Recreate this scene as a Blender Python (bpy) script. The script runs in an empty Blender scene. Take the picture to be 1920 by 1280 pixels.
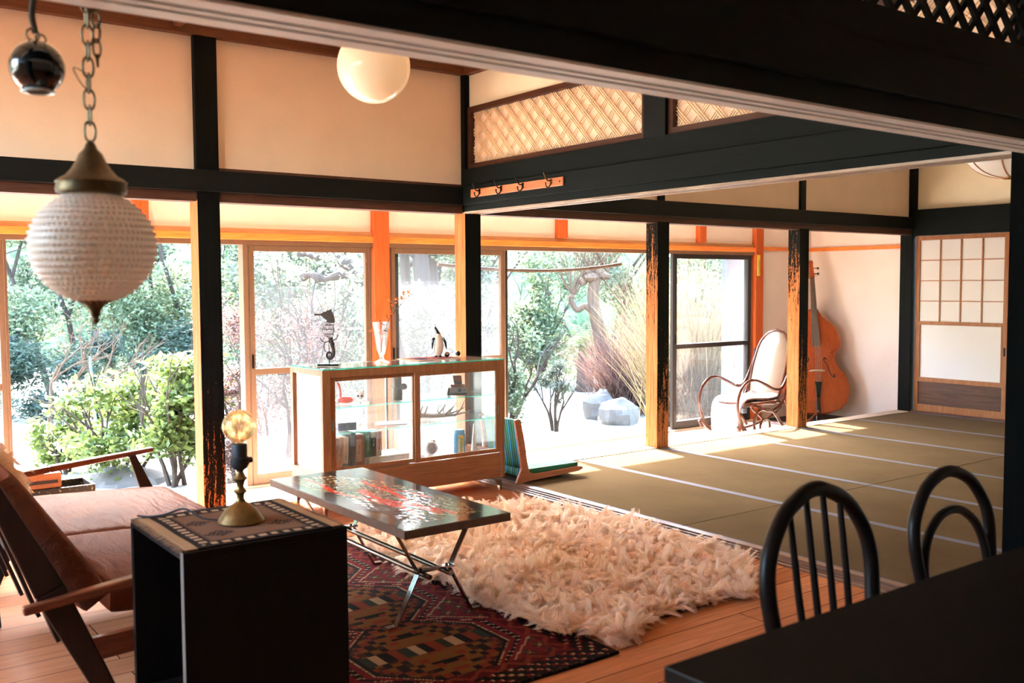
import bpy, math, random
import numpy as np
from mathutils import Vector, Matrix, noise

S = bpy.context.scene
COL = S.collection
rad = math.radians
PI = math.pi

# ------------------------------------------------------------------ camera
CAM = Vector((-3.7877, -5.5722, 1.3092))
yaw, pit, rol, FPX = rad(36.759), rad(3.321), rad(0.289), 1832.6
Fw = Vector((math.sin(yaw)*math.cos(pit), math.cos(yaw)*math.cos(pit), -math.sin(pit)))
Rt = Vector((math.cos(yaw), -math.sin(yaw), 0))
Up = Rt.cross(Fw)
R2 = Rt*math.cos(rol) - Up*math.sin(rol)
U2 = Rt*math.sin(rol) + Up*math.cos(rol)
cd = bpy.data.cameras.new('camera'); cam = bpy.data.objects.new('camera', cd); COL.objects.link(cam)
m = Matrix((R2, U2, -Fw)).transposed().to_4x4(); m.translation = CAM
cam.matrix_world = m
cd.sensor_width = 36; cd.lens = FPX/1920*36
cd.clip_start = 0.05; cd.clip_end = 300
cd.dof.use_dof = True; cd.dof.focus_distance = 6.3; cd.dof.aperture_fstop = 4.5
S.camera = cam

# ------------------------------------------------------------------ world, sun, exposure
W = bpy.data.worlds.new('sky'); S.world = W; W.use_nodes = True
nt = W.node_tree; nt.nodes.clear()
sky = nt.nodes.new('ShaderNodeTexSky'); sky.sky_type = 'NISHITA'; sky.sun_disc = False
sky.sun_elevation = rad(37.5); sky.sun_rotation = rad(11); sky.air_density = 1.0; sky.dust_density = 2.0
bg = nt.nodes.new('ShaderNodeBackground'); bg.inputs[1].default_value = 1.0
out = nt.nodes.new('ShaderNodeOutputWorld')
nt.links.new(sky.outputs[0], bg.inputs[0]); nt.links.new(bg.outputs[0], out.inputs[0])
sl = bpy.data.lights.new('sun', 'SUN'); sl.energy = 8.0; sl.angle = rad(0.6); sl.color = (1.0, 0.965, 0.92)
sun = bpy.data.objects.new('sun', sl); COL.objects.link(sun)
SUND = Vector((-0.2, -1.0, -0.785)).normalized()      # direction the sunlight travels
sun.rotation_euler = SUND.to_track_quat('-Z', 'Y').to_euler(); sun.location = (2, 8, 8)
S.view_settings.view_transform = 'Standard'; S.view_settings.look = 'None'
S.view_settings.gamma = 1; S.view_settings.use_curve_mapping = False
S.view_settings.exposure = 3.2
try:
    S.cycles.max_bounces = 12; S.cycles.diffuse_bounces = 7; S.cycles.glossy_bounces = 5
    S.cycles.transmission_bounces = 10; S.cycles.transparent_max_bounces = 24
    S.cycles.sample_clamp_indirect = 6.0; S.cycles.caustics_reflective = False; S.cycles.caustics_refractive = False
    S.cycles.use_denoising = True
except Exception: pass

# ------------------------------------------------------------------ materials
def lin(r, g=None, b=None):
    if g is None: r, g, b = r
    f = lambda c: ((c/255+0.055)/1.055)**2.4 if c > 10 else c/255/12.92
    return (f(r), f(g), f(b))
MATS = {}
class NT:
    def __init__(s, name):
        s.m = bpy.data.materials.new(name); s.m.use_nodes = True; s.t = s.m.node_tree; s.t.nodes.clear()
        s.out = s.t.nodes.new('ShaderNodeOutputMaterial'); MATS[name] = s.m
    def n(s, typ, **kw):
        nd = s.t.nodes.new('ShaderNode'+typ)
        for k, v in kw.items():
            if k.startswith('i_'):
                k = k[2:]; k = int(k) if k.isdigit() else k.replace('_', ' ')
                if isinstance(v, tuple) and len(v) == 3 and nd.inputs[k].type == 'RGBA': v = v+(1,)
                nd.inputs[k].default_value = v
            else: setattr(nd, k, v)
        return nd
    def l(s, a, b): s.t.links.new(a, b)
    def coord(s, scale=(1, 1, 1), kind='Object', rot=(0, 0, 0)):
        tc = s.n('TexCoord'); mp = s.n('Mapping'); s.l(tc.outputs[kind], mp.inputs[0])
        mp.inputs['Scale'].default_value = scale; mp.inputs['Rotation'].default_value = rot
        return mp.outputs[0]
    def ramp(s, fac, stops):
        r = s.n('ValToRGB'); s.l(fac, r.inputs[0]); e = r.color_ramp.elements
        while len(e) > 1: e.remove(e[0])
        e[0].position = stops[0][0]; c = stops[0][1]; e[0].color = tuple(c)+(1,) if not isinstance(c, (int, float)) else (c, c, c, 1)
        for p, c in stops[1:]:
            k = e.new(p); k.color = tuple(c)+(1,) if not isinstance(c, (int, float)) else (c, c, c, 1)
        return r.outputs[0]
    def noise(s, vec, scale, detail=4, rough=0.6, dist=0):
        t = s.n('TexNoise'); s.l(vec, t.inputs['Vector']); t.inputs['Scale'].default_value = scale
        t.inputs['Detail'].default_value = detail; t.inputs['Roughness'].default_value = rough; t.inputs['Distortion'].default_value = dist
        return t.outputs[0]
    def mix(s, fac, a, b, blend='MIX'):
        x = s.n('MixRGB', blend_type=blend)
        for i, v in ((0, fac), (1, a), (2, b)):
            if hasattr(v, 'links'): s.l(v, x.inputs[i])
            elif isinstance(v, (int, float)): x.inputs[i].default_value = v if i == 0 else (v, v, v, 1)
            else: x.inputs[i].default_value = tuple(v)+(1,)
        return x.outputs[0]
    def math(s, op, a, b=0.0):
        x = s.n('Math', operation=op)
        for i, v in ((0, a), (1, b)):
            if hasattr(v, 'links'): s.l(v, x.inputs[i])
            else: x.inputs[i].default_value = v
        return x.outputs[0]
    def bump(s, h, strength=0.3, dist=0.01):
        b = s.n('Bump'); s.l(h, b.inputs['Height']); b.inputs['Strength'].default_value = strength; b.inputs['Distance'].default_value = dist
        return b.outputs[0]
    def pbsdf(s, color, rough=0.5, metal=0.0, normal=None, spec=0.5, coat=0, trans=0, ior=1.45, alpha=None, sheen=0):
        p = s.n('BsdfPrincipled')
        if hasattr(color, 'links'): s.l(color, p.inputs['Base Color'])
        else: p.inputs['Base Color'].default_value = tuple(color)+(1,)
        if hasattr(rough, 'links'): s.l(rough, p.inputs['Roughness'])
        else: p.inputs['Roughness'].default_value = rough
        p.inputs['Metallic'].default_value = metal; p.inputs['IOR'].default_value = ior
        p.inputs['Specular IOR Level'].default_value = spec; p.inputs['Coat Weight'].default_value = coat
        p.inputs['Transmission Weight'].default_value = trans; p.inputs['Sheen Weight'].default_value = sheen
        if normal: s.l(normal, p.inputs['Normal'])
        return p.outputs[0]
    def gloss(s, sh, w, rough=0.3, normal=None):
        g = s.n('BsdfGlossy'); g.inputs['Roughness'].default_value = rough
        if normal: s.l(normal, g.inputs['Normal'])
        m_ = s.n('MixShader'); m_.inputs[0].default_value = w; s.l(sh, m_.inputs[1]); s.l(g.outputs[0], m_.inputs[2]); return m_.outputs[0]
    def facing(s):
        ge = s.n('NewGeometry'); vd = s.n('VectorMath', operation='DOT_PRODUCT'); s.l(ge.outputs['Incoming'], vd.inputs[0]); s.l(ge.outputs['Normal'], vd.inputs[1])
        return s.math('ABSOLUTE', vd.outputs['Value'])
    def done(s, sh): s.l(sh, s.out.inputs[0]); return s.m

def plain(name, rgb, rough=0.5, metal=0.0, var=0.12, scale=30, bump=0.1, spec=0.5, coat=0, sheen=0):
    n = NT(name); c = lin(rgb); v = n.coord()
    f = n.noise(v, scale)
    col = n.ramp(f, [(0.3, tuple(x*(1-var) for x in c)), (0.7, tuple(min(1, x*(1+var)) for x in c))])
    return n.done(n.pbsdf(col, rough, metal, n.bump(f, bump, 0.003) if bump else None, spec, coat, sheen=sheen))
def wood(name, c1, c2, axis='z', rough=0.45, scale=1.0, spec=0.4, coat=0, knots=0.0, gl=None):
    n = NT(name); sc = {'x': (1.2, 16, 16), 'y': (16, 1.2, 16), 'z': (16, 16, 1.2)}[axis]
    v = n.coord(tuple(k*scale for k in sc))
    f = n.noise(v, 2.2, 6, 0.62, 1.2); g = n.noise(v, 9, 3, 0.6)
    f2 = n.mix(0.3, f, g)
    col = n.ramp(f2, [(0.32, lin(c2)), (0.5, tuple((a+b)/2 for a, b in zip(lin(c1), lin(c2)))), (0.66, lin(c1))])
    bp = n.bump(f2, 0.25, 0.003)
    return n.done(n.pbsdf(col, rough, 0, bp, spec, coat) if gl is None else n.gloss(n.pbsdf(col, rough, 0, bp, 0.0), gl, rough, bp))

wood('black_wood', (20, 24, 23), (12, 15, 15), 'x', 0.45, spec=0.2)
wood('black_wood_y', (18, 22, 20), (10, 14, 12), 'y', 0.6, spec=0.1)
wood('black_wood_z', (20, 24, 23), (12, 15, 15), 'z', 0.5, spec=0.15)
wood('near_black', (12, 13, 12), (7, 8, 8), 'z', 0.7, gl=.001)
wood('brown_dark_y', (82, 46, 28), (50, 26, 15), 'y', 0.45)
wood('brown_dark_x', (92, 56, 40), (58, 33, 24), 'x', 0.45)
wood('orange_x', (236, 148, 74), (205, 104, 42), 'x', 0.4)
wood('orange_z', (196, 100, 54), (168, 76, 36), 'z', 0.5, spec=.1)
wood('tan_x', (205, 160, 118), (180, 132, 92), 'x', 0.5)
wood('pale_x', (244, 243, 240), (222, 220, 214), 'x', 0.35, gl=.08)  # bare pale wood, whitened further to take in the sky's reflection
wood('groove', (24, 15, 12), (12, 8, 7), 'x', 0.6, gl=.001)
wood('pale_y', (190, 170, 150), (120, 84, 66), 'y', 0.35)
wood('frame_oak_x', (172, 112, 66), (136, 80, 42), 'x', 0.4)
wood('frame_oak_z', (172, 112, 66), (136, 80, 42), 'z', 0.4)
wood('frame_oak_y', (190, 126, 76), (150, 92, 50), 'y', 0.4)
wood('cabinet_x', (166, 108, 66), (130, 78, 44), 'x', 0.38)
wood('cabinet_z', (166, 108, 66), (130, 78, 44), 'z', 0.38)
wood('cabinet_y', (196, 138, 88), (160, 104, 60), 'y', 0.38)
wood('ceiling_wood', (232, 212, 184), (206, 180, 146), 'y', 0.5)
wood('crown', (120, 76, 48), (88, 52, 30), 'x', 0.45)
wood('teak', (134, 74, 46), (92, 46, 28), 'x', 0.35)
wood('teak_shaded_z', (50, 30, 21), (30, 18, 12), 'z', 0.4)  # teak of the backlit sofa frame, its shade put into the colour
wood('dark_box', (22, 19, 16), (14, 12, 11), 'z', 0.6, spec=.15)
wood('table_dark', (22, 20, 17), (13, 12, 11), 'x', 0.42, 1.0, gl=0.03)
wood('chair_dark', (26, 20, 16), (14, 11, 10), 'z', 0.4, spec=.25)
wood('rocker_wood', (88, 46, 30), (54, 27, 18), 'x', 0.22, coat=0.3)
wood('bass_wood', (172, 82, 34), (140, 58, 22), 'z', 0.28, 1.2, coat=0.35)
wood('zaisu_wood', (196, 128, 90), (166, 98, 64), 'x', 0.4)
wood('bark', (74, 64, 54), (40, 34, 30), 'z', 0.9, 0.5)
wood('bark_pale', (100, 78, 58), (60, 46, 34), 'z', 0.9, 0.5)
wood('engawa_wood', (206, 190, 172), (178, 160, 140), 'x', 0.4, gl=.01)
wood('shoji_panel', (104, 66, 46), (66, 40, 28), 'y', 0.45, 0.7)
plain('frame_bronze', (120, 92, 72), 0.4, 0.3, 0.06, bump=0)
plain('frame_dark', (44, 36, 32), 0.4, 0.3, 0.06, bump=0)
plain('black_metal', (30, 30, 30), 0.4, 0.8, bump=0)
plain('brass', (112, 90, 54), 0.35, 0.9, 0.2, 60)
plain('old_brass', (92, 78, 54), 0.45, 0.8, 0.3, 50, 0.3)
plain('rust', (62, 50, 40), 0.65, 0.5, 0.4, 60, 0.4)
plain('chrome', (150, 148, 145), 0.12, 1.0, 0.03, bump=0)
plain('steel', (150, 150, 148), 0.3, 1.0, 0.05, bump=0)
plain('white_ceramic', (240, 238, 232), 0.2, 0, 0.02, bump=0)
plain('penguin_white', (226, 200, 176), 0.35, 0, 0.05, bump=0)
plain('gloss_black', (12, 14, 16), 0.12, 0, 0.1, bump=0, coat=0.5)
plain('matte_black', (24, 24, 24), 0.6, 0, 0.1)
plain('red_plastic', (214, 62, 46), 0.35, bump=0)
plain('paper', (240, 236, 228), 0.8, bump=0, var=0.03)
plain('blue_tin', (92, 158, 190), 0.35, 0.2, bump=0)
plain('yellow_label', (226, 196, 52), 0.5, bump=0)
plain('olive_metal', (88, 86, 76), 0.4, 0.5, bump=0)
plain('bone', (128, 102, 78), 0.5, 0, 0.25, 25, 0.3)
plain('terracotta', (176, 110, 88), 0.5)
plain('stone', (92, 88, 82), 0.85, 0, 0.25, 6, 0.6)
plain('leather_piping', (112, 64, 40), 0.5)
plain('brown_leather_dark', (90, 52, 36), 0.5)
plain('wool_cord', (70, 58, 44), 0.9)
plain('ink', (40, 34, 32), 0.7, bump=0)
plain('green_ink', (92, 150, 84), 0.7, bump=0)
plain('white_ink', (235, 232, 224), 0.7, bump=0)
plain('red_ink', (196, 40, 40), 0.7, bump=0)
plain('grey_post', (104, 110, 118), 0.8)
plain('cane', (158, 140, 122), 0.6, 0, 0.1, 200, 0.4)

def plaster(name, rgb, tint2=None):
    n = NT(name); v = n.coord(); c = lin(rgb)
    f = n.noise(v, 3.0, 5, 0.6); g = n.noise(v, 140, 3, 0.7)
    col = n.ramp(f, [(0.3, tuple(x*0.95 for x in c)), (0.7, tuple(min(1, x*1.03) for x in c))])
    col = n.mix(0.10, col, n.ramp(g, [(0.3, 0.35), (0.7, 1.0)]), 'MULTIPLY')
    n.done(n.pbsdf(col, 0.92, 0, n.bump(g, 0.25, 0.002), 0.15))
plaster('plaster_warm_lit', (236, 212, 188))  # cream plaster, the warm bounced light put into its tint
plaster('plaster_white', (244, 240, 232))
plaster('plaster_pink_lit', (228, 216, 210))  # cream plaster of the outer wall, light put into its pinkish tint
plaster('plaster_cream', (244, 236, 212))
plaster('plaster_dim_lit', (222, 202, 184))  # cream plaster again, its weaker light put into the tone

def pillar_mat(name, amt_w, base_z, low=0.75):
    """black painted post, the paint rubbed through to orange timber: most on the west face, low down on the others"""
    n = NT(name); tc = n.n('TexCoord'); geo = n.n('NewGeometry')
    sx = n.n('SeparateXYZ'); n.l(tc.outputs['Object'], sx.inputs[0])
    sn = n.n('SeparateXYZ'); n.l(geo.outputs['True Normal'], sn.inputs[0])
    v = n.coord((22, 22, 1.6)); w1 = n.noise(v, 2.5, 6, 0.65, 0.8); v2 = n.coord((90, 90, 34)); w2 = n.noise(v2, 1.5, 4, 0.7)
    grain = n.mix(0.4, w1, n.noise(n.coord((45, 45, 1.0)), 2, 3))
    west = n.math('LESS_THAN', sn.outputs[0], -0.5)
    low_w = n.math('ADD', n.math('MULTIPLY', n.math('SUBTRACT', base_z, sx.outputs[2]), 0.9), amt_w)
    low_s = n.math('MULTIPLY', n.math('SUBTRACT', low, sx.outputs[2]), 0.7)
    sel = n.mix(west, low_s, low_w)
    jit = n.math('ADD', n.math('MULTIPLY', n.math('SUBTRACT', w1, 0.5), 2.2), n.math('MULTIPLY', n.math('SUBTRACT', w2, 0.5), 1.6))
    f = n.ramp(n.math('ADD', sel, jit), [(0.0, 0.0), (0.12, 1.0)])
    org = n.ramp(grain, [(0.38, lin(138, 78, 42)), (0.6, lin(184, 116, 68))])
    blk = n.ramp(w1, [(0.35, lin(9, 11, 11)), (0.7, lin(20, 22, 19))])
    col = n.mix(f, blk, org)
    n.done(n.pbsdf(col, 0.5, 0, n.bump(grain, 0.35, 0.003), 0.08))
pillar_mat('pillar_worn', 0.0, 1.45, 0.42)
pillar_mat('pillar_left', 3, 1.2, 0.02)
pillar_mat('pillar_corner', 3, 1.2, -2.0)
pillar_mat('pillar_black', -4.0, 0.0, -3)

def planks(name, c1, c2, w, rough, coat=0.2, spec=0.5):
    n = NT(name); v = n.coord((1, 1, 1))
    br = n.n('TexBrick'); n.l(v, br.inputs['Vector'])
    br.offset = 0.37; br.inputs['Scale'].default_value = 1; br.inputs['Brick Width'].default_value = 2.1; br.inputs['Row Height'].default_value = w
    br.inputs['Mortar Size'].default_value = 0.0022; br.inputs['Mortar Smooth'].default_value = 0.1; br.inputs['Bias'].default_value = 0
    br.inputs['Color1'].default_value = lin(c1)+(1,); br.inputs['Color2'].default_value = lin(c2)+(1,)
    br.inputs['Mortar'].default_value = lin(50, 30, 20)+(1,)
    g = n.noise(n.coord((1.5, 22, 22)), 2.5, 5, 0.6, 0.8)
    col = n.mix(0.55, br.outputs[0], n.ramp(g, [(0.3, 0.5), (0.7, 1.15)]), 'MULTIPLY')
    h = n.mix(0.15, n.math('SUBTRACT', 1.0, br.outputs[1]), g)
    rr = n.ramp(g, [(0.3, rough*0.8), (0.7, rough*1.2)])
    bp = n.bump(h, 0.4, 0.003)
    n.done(n.gloss(n.pbsdf(col, rr, 0, bp, 0.0), 0.014, 0.3, bp))
planks('floor_planks', (204, 136, 92), (176, 108, 68), 0.145, 0.5, 0.0, 0.12)

def tatami():
    n = NT('tatami'); v = n.coord((1, 1, 1))
    wv = n.n('TexWave', wave_type='BANDS', bands_direction='X'); n.l(v, wv.inputs[0])
    wv.inputs['Scale'].default_value = 60; wv.inputs['Distortion'].default_value = 0.6; wv.inputs['Detail'].default_value = 2
    g = n.noise(n.coord((4, 90, 1)), 3, 4, 0.7); b = n.noise(v, 2.0, 3)
    c = n.ramp(b, [(0.3, lin(96, 81, 60)), (0.7, lin(107, 91, 68))])
    c = n.mix(0.22, c, n.ramp(g, [(0.3, 0.45), (0.7, 1.15)]), 'MULTIPLY')
    n.done(n.pbsdf(c, 0.7, 0, n.bump(n.mix(0.5, g, wv.outputs[0]), 0.3, 0.002), 0.0))
tatami()
plain('tatami_border', (98, 98, 112), 0.8, 0, 0.08, 200, 0.2)

def glass_pane(name, dust, tint=(1, 1, 1), refl=1.0, dustcol=(0.9, 0.93, 1.0)):
    n = NT(name); tr = n.n('BsdfTransparent'); tr.inputs[0].default_value = tint+(1,)
    gl = n.n('BsdfGlossy'); gl.inputs['Roughness'].default_value = 0.02
    fr = n.math('ADD', 0.04, n.math('MULTIPLY', 0.9, n.math('POWER', n.math('SUBTRACT', 1.0, n.facing()), 5.0)))
    m1 = n.n('MixShader'); n.l(n.math('MULTIPLY', fr, refl), m1.inputs[0]); n.l(tr.outputs[0], m1.inputs[1]); n.l(gl.outputs[0], m1.inputs[2])
    o = m1.outputs[0]
    if dust:
        tl = n.n('BsdfTranslucent'); tl.inputs[0].default_value = dustcol+(1,)
        m2 = n.n('MixShader')
        f = n.noise(n.coord((3, 3, 1.2)), 1.5, 4, 0.6)
        n.l(n.math('MULTIPLY', n.ramp(f, [(0.25, 0.75), (0.75, 1.2)]), dust), m2.inputs[0]); n.l(o, m2.inputs[1]); n.l(tl.outputs[0], m2.inputs[2]); o = m2.outputs[0]
    return n.done(o)
glass_pane('door_glass', 0.006)
glass_pane('far_door_glass', 0.0022)
glass_pane('cabinet_glass', 0.02, (0.97, 0.99, 0.985), 0.8)
glass_pane('glass_edge', 0.25, (0.35, 0.85, 0.75), 0.6, (0.25, 0.8, 0.7))
def realglass(name, col=(1, 1, 1), ior=1.45, rough=0.0, mixt=0.35):
    n = NT(name); g = n.n('BsdfGlass'); g.inputs[0].default_value = col+(1,); g.inputs['IOR'].default_value = ior; g.inputs['Roughness'].default_value = rough
    t = n.n('BsdfTransparent'); t.inputs[0].default_value = col+(1,)
    mx = n.n('MixShader'); mx.inputs[0].default_value = mixt; n.l(g.outputs[0], mx.inputs[1]); n.l(t.outputs[0], mx.inputs[2]); n.done(mx.outputs[0])
realglass('crystal'); realglass('bulb_glass', (0.99, 0.91, 0.77), 1.25, 0, 0.45)
def translucent(name, rgb, t=0.5, rough=0.4, spec=0.4):
    n = NT(name); c = lin(rgb)
    p = n.pbsdf(c, rough, spec=spec); tl = n.n('BsdfTranslucent'); tl.inputs[0].default_value = c+(1,)
    mx = n.n('MixShader'); mx.inputs[0].default_value = t; n.l(p, mx.inputs[1]); n.l(tl.outputs[0], mx.inputs[2]); return n.done(mx.outputs[0])
translucent('shoji_paper', (226, 222, 218), 0.06, 0.8, 0.1)
translucent('milk_glass', (240, 228, 214), 0.45, 0.35)
translucent('opal_glass', (255, 244, 226), 0.35, 0.12, 0.6)
translucent('ranma_paper', (250, 232, 212), 0.4, 0.8, 0.1)
translucent('clear_film', (245, 245, 250), 0.6, 0.2)
plain('ranma_rib', (236, 208, 176), 0.7)

def leafmat(name, c1, c2, t=0.5, sp=0.5):
    n = NT(name); at = n.n('Attribute', attribute_name='rnd')
    c = n.ramp(at.outputs['Fac'], [(0.0, lin(c1)), (1.0, lin(c2))])
    d = n.pbsdf(c, 0.38, spec=sp); tl = n.n('BsdfTranslucent'); n.l(c, tl.inputs[0])
    mx = n.n('MixShader'); mx.inputs[0].default_value = t; n.l(d, mx.inputs[1]); n.l(tl.outputs[0], mx.inputs[2]); n.done(mx.outputs[0])
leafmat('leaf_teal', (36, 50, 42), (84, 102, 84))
leafmat('leaf_mid', (62, 80, 56), (138, 152, 116))
leafmat('leaf_lime', (66, 86, 36), (124, 138, 74))
leafmat('leaf_pale', (70, 80, 64), (130, 138, 112))
leafmat('leaf_pink', (72, 50, 44), (116, 90, 80))
leafmat('leaf_straw', (58, 50, 34), (104, 94, 70))
leafmat('leaf_orange', (190, 90, 30), (226, 140, 60))
def furmat(name, c1, c2, t=0.25):
    n = NT(name); at = n.n('Attribute', attribute_name='rnd')
    c = n.ramp(at.outputs['Fac'], [(0.0, lin(c1)), (1.0, lin(c2))])
    d = n.n('BsdfDiffuse'); n.l(c, d.inputs[0]); tl = n.n('BsdfTranslucent'); n.l(c, tl.inputs[0])
    mx = n.n('MixShader'); mx.inputs[0].default_value = t; n.l(d.outputs[0], mx.inputs[1]); n.l(tl.outputs[0], mx.inputs[2]); n.done(mx.outputs[0])
furmat('fur_cream', (244, 212, 180), (255, 248, 234), .6)
furmat('fur_white', (214, 200, 200), (250, 246, 244))
furmat('fur_grey', (52, 44, 48), (140, 130, 134))
def attrmat(name, rough=0.8, spec=0.3, coat=0, bumpn=0, metal=0):
    n = NT(name); at = n.n('Attribute', attribute_name='Col'); nr = None
    if bumpn: nr = n.bump(n.noise(n.coord(), 220, 3), bumpn, 0.003)
    n.done(n.pbsdf(at.outputs['Color'], rough, metal, nr, spec, coat))
attrmat('woven', 0.95, 0.05, bumpn=0.5); attrmat('glazed', 0.12, 0.45, 0.0); attrmat('printed', 0.6, 0.3); attrmat('stripe_fabric', 0.75, 0.3, bumpn=0.3)
def leather():
    n = NT('leather'); v = n.coord(); f = n.noise(v, 5, 4, 0.6); w = n.noise(n.coord((9, 2.2, 9)), 2.0, 4, 0.55, 0.8); g = n.noise(v, 160, 2)
    c = n.ramp(f, [(0.3, lin(96, 50, 32)), (0.7, lin(122, 66, 42))])
    bp = n.bump(n.mix(0.12, w, g), 0.9, 0.02); n.done(n.gloss(n.pbsdf(c, 0.5, 0, bp, 0.0), 0.035, 0.38, bp))
leather()
def groundmat():
    n = NT('dry_lawn'); v = n.coord(); f = n.noise(v, 0.6, 5); g = n.noise(v, 14, 5, 0.75)
    c = n.ramp(f, [(0.3, lin(158, 150, 134)), (0.7, lin(190, 184, 170))]); c = n.mix(0.4, c, n.ramp(g, [(0.35, 0.45), (0.6, 1.0)]), 'MULTIPLY')
    n.done(n.pbsdf(c, 0.95, 0, n.bump(g, 0.6, 0.05), 0.1))
    n = NT('hill_green'); v = n.coord(); f = n.noise(v, 1.2, 6, 0.7)
    c = n.ramp(f, [(0.35, lin(40, 54, 38)), (0.65, lin(98, 114, 82))]); n.done(n.pbsdf(c, 1.0, 0, None, 0.0))
groundmat()

# ------------------------------------------------------------------ object helpers
def setp(o, label=None, cat=None, group=None, kind=None):
    if label: o['label'] = label
    if cat: o['category'] = cat
    if group: o['group'] = group
    if kind: o['kind'] = kind
    return o
def thing(name, label, cat, loc=(0, 0, 0), rz=0.0, group=None):
    o = bpy.data.objects.new(name, None); COL.objects.link(o); o.location = loc; o.rotation_euler = (0, 0, rz)
    o.empty_display_size = 0.05
    return setp(o, label, cat, group)

class G:
    def __init__(s): s.v = []; s.f = []; s.mi = []; s.cur = 0
    def add(s, vs, fs):
        b = len(s.v); s.v += [tuple(p) for p in vs]
        for f in fs: s.f.append(tuple(b+i for i in f)); s.mi.append(s.cur)
        return s
    def m(s, i): s.cur = i; return s
    def box(s, x0, x1, y0, y1, z0, z1, M=None):
        vs = [Vector((x, y, z)) for z in (z0, z1) for y in (y0, y1) for x in (x0, x1)]
        if M is not None: vs = [M @ p for p in vs]
        return s.add(vs, [(0, 2, 3, 1), (4, 5, 7, 6), (0, 1, 5, 4), (2, 6, 7, 3), (0, 4, 6, 2), (1, 3, 7, 5)])
    def bar(s, a, b, w, t, up=(0, 0, 1), w2=None, t2=None):
        """a board from a to b: w across, t along 'up'"""
        a, b = Vector(a), Vector(b); d = (b-a).normalized(); u = Vector(up); x = d.cross(u).normalized(); u = x.cross(d)
        w2 = w if w2 is None else w2; t2 = t if t2 is None else t2
        vs = [a+x*i*w/2+u*j*t/2 for j in (-1, 1) for i in (-1, 1)]+[b+x*i*w2/2+u*j*t2/2 for j in (-1, 1) for i in (-1, 1)]
        return s.add(vs, [(0, 1, 3, 2), (4, 6, 7, 5), (0, 4, 5, 1), (2, 3, 7, 6), (0, 2, 6, 4), (1, 5, 7, 3)])
    def tube(s, pts, r, n=8, closed=False, cap=True, sx=1.0, up=None):
        pts = [Vector(p) for p in pts]; k = len(pts)
        rs = r if isinstance(r, (list, tuple)) else [r]*k
        tg = []
        for i in range(k):
            a = pts[i-1] if (i or closed) else pts[i]; b = pts[(i+1) % k] if (i < k-1 or closed) else pts[i]
            t = b-a; tg.append(t.normalized() if t.length > 1e-9 else Vector((0, 0, 1)))
        nrm = Vector(up) if up else (Vector((0, 0, 1)) if abs(tg[0].z) < 0.9 else Vector((1, 0, 0)))
        vs = []; fs = []
        for i in range(k):
            t = tg[i]
            nrm = (Vector(up) if up else nrm); nrm = (nrm-t*nrm.dot(t)).normalized(); bn = t.cross(nrm)
            for j in range(n):
                a = 2*PI*j/n; vs.append(pts[i]+nrm*math.cos(a)*rs[i]+bn*math.sin(a)*rs[i]*sx)
        kk = k if closed else k-1
        for i in range(kk):
            for j in range(n):
                a = i*n+j; b = i*n+(j+1) % n; c = ((i+1) % k)*n+(j+1) % n; d = ((i+1) % k)*n+j
                fs.append((a, b, c, d))
        if cap and not closed:
            fs.append(tuple(range(n))[::-1]); fs.append(tuple((k-1)*n+j for j in range(n)))
        return s.add(vs, fs)
    def lathe(s, prof, n=24, c=(0, 0, 0), M=None, cap=True):
        vs = []; fs = []; k = len(prof)
        for r, z in prof:
            for j in range(n):
                a = 2*PI*j/n; p = Vector((r*math.cos(a), r*math.sin(a), z))
                if M is not None: p = M @ p
                vs.append(p+Vector(c))
        for i in range(k-1):
            for j in range(n): fs.append((i*n+j, i*n+(j+1) % n, (i+1)*n+(j+1) % n, (i+1)*n+j))
        if cap: fs.append(tuple(range(n))[::-1]); fs.append(tuple((k-1)*n+j for j in range(n)))
        return s.add(vs, fs)
    def ball(s, c, r, n=16, sc=(1, 1, 1), M=None):
        k = n//2+1; vs = []; fs = []
        for i in range(1, k-1):
            t = PI*i/(k-1)
            for j in range(n):
                a = 2*PI*j/n; p = Vector((math.sin(t)*math.cos(a)*r*sc[0], math.sin(t)*math.sin(a)*r*sc[1], -math.cos(t)*r*sc[2])); vs.append(p)
        vs += [Vector((0, 0, -r*sc[2])), Vector((0, 0, r*sc[2]))]; L = len(vs)
        if M is not None: vs = [M @ p for p in vs]
        vs = [p+Vector(c) for p in vs]
        for i in range(k-3):
            for j in range(n): fs.append((i*n+j, i*n+(j+1) % n, (i+1)*n+(j+1) % n, (i+1)*n+j))
        for j in range(n): fs.append((L-2, (j+1) % n, j)); fs.append((L-1, (k-3)*n+j, (k-3)*n+(j+1) % n))
        return s.add(vs, fs)
    def prism(s, poly, d0, d1, ax='y'):
        """poly in the plane across ax (x,z for 'y'; y,z for 'x'; x,y for 'z')"""
        def P(a, b, d): return {'y': (a, d, b), 'x': (d, a, b), 'z': (a, b, d)}[ax]
        n = len(poly); vs = [P(a, b, d0) for a, b in poly]+[P(a, b, d1) for a, b in poly]
        fs = [tuple(range(n)), tuple(range(2*n-1, n-1, -1))]+[(i, i+n, (i+1) % n+n, (i+1) % n) for i in range(n)]
        return s.add(vs, fs)
    def cushion(s, x0, x1, y0, y1, z0, z1, r=0.03, M=None, n=14, edge=0.62):
        """a rounded, softly domed slab"""
        def f(u, v, side):
            ex = 1-abs(2*u-1)**6; ey = 1-abs(2*v-1)**6
            e = max(0, ex*ey)**0.35
            return e
        vs = []; fs = []; zc = (z0+z1)/2; h = (z1-z0)/2
        for side in (1, -1):
            for i in range(n+1):
                for j in range(n+1):
                    u, v = i/n, j/n
                    uu = 0.5-0.5*math.cos(PI*u); vv = 0.5-0.5*math.cos(PI*v)
                    e = f(uu, vv, side)
                    p = Vector((x0+(x1-x0)*uu, y0+(y1-y0)*vv, zc+side*h*(edge+(1-edge)*e)))
                    vs.append(M @ p if M is not None else p)
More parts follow.
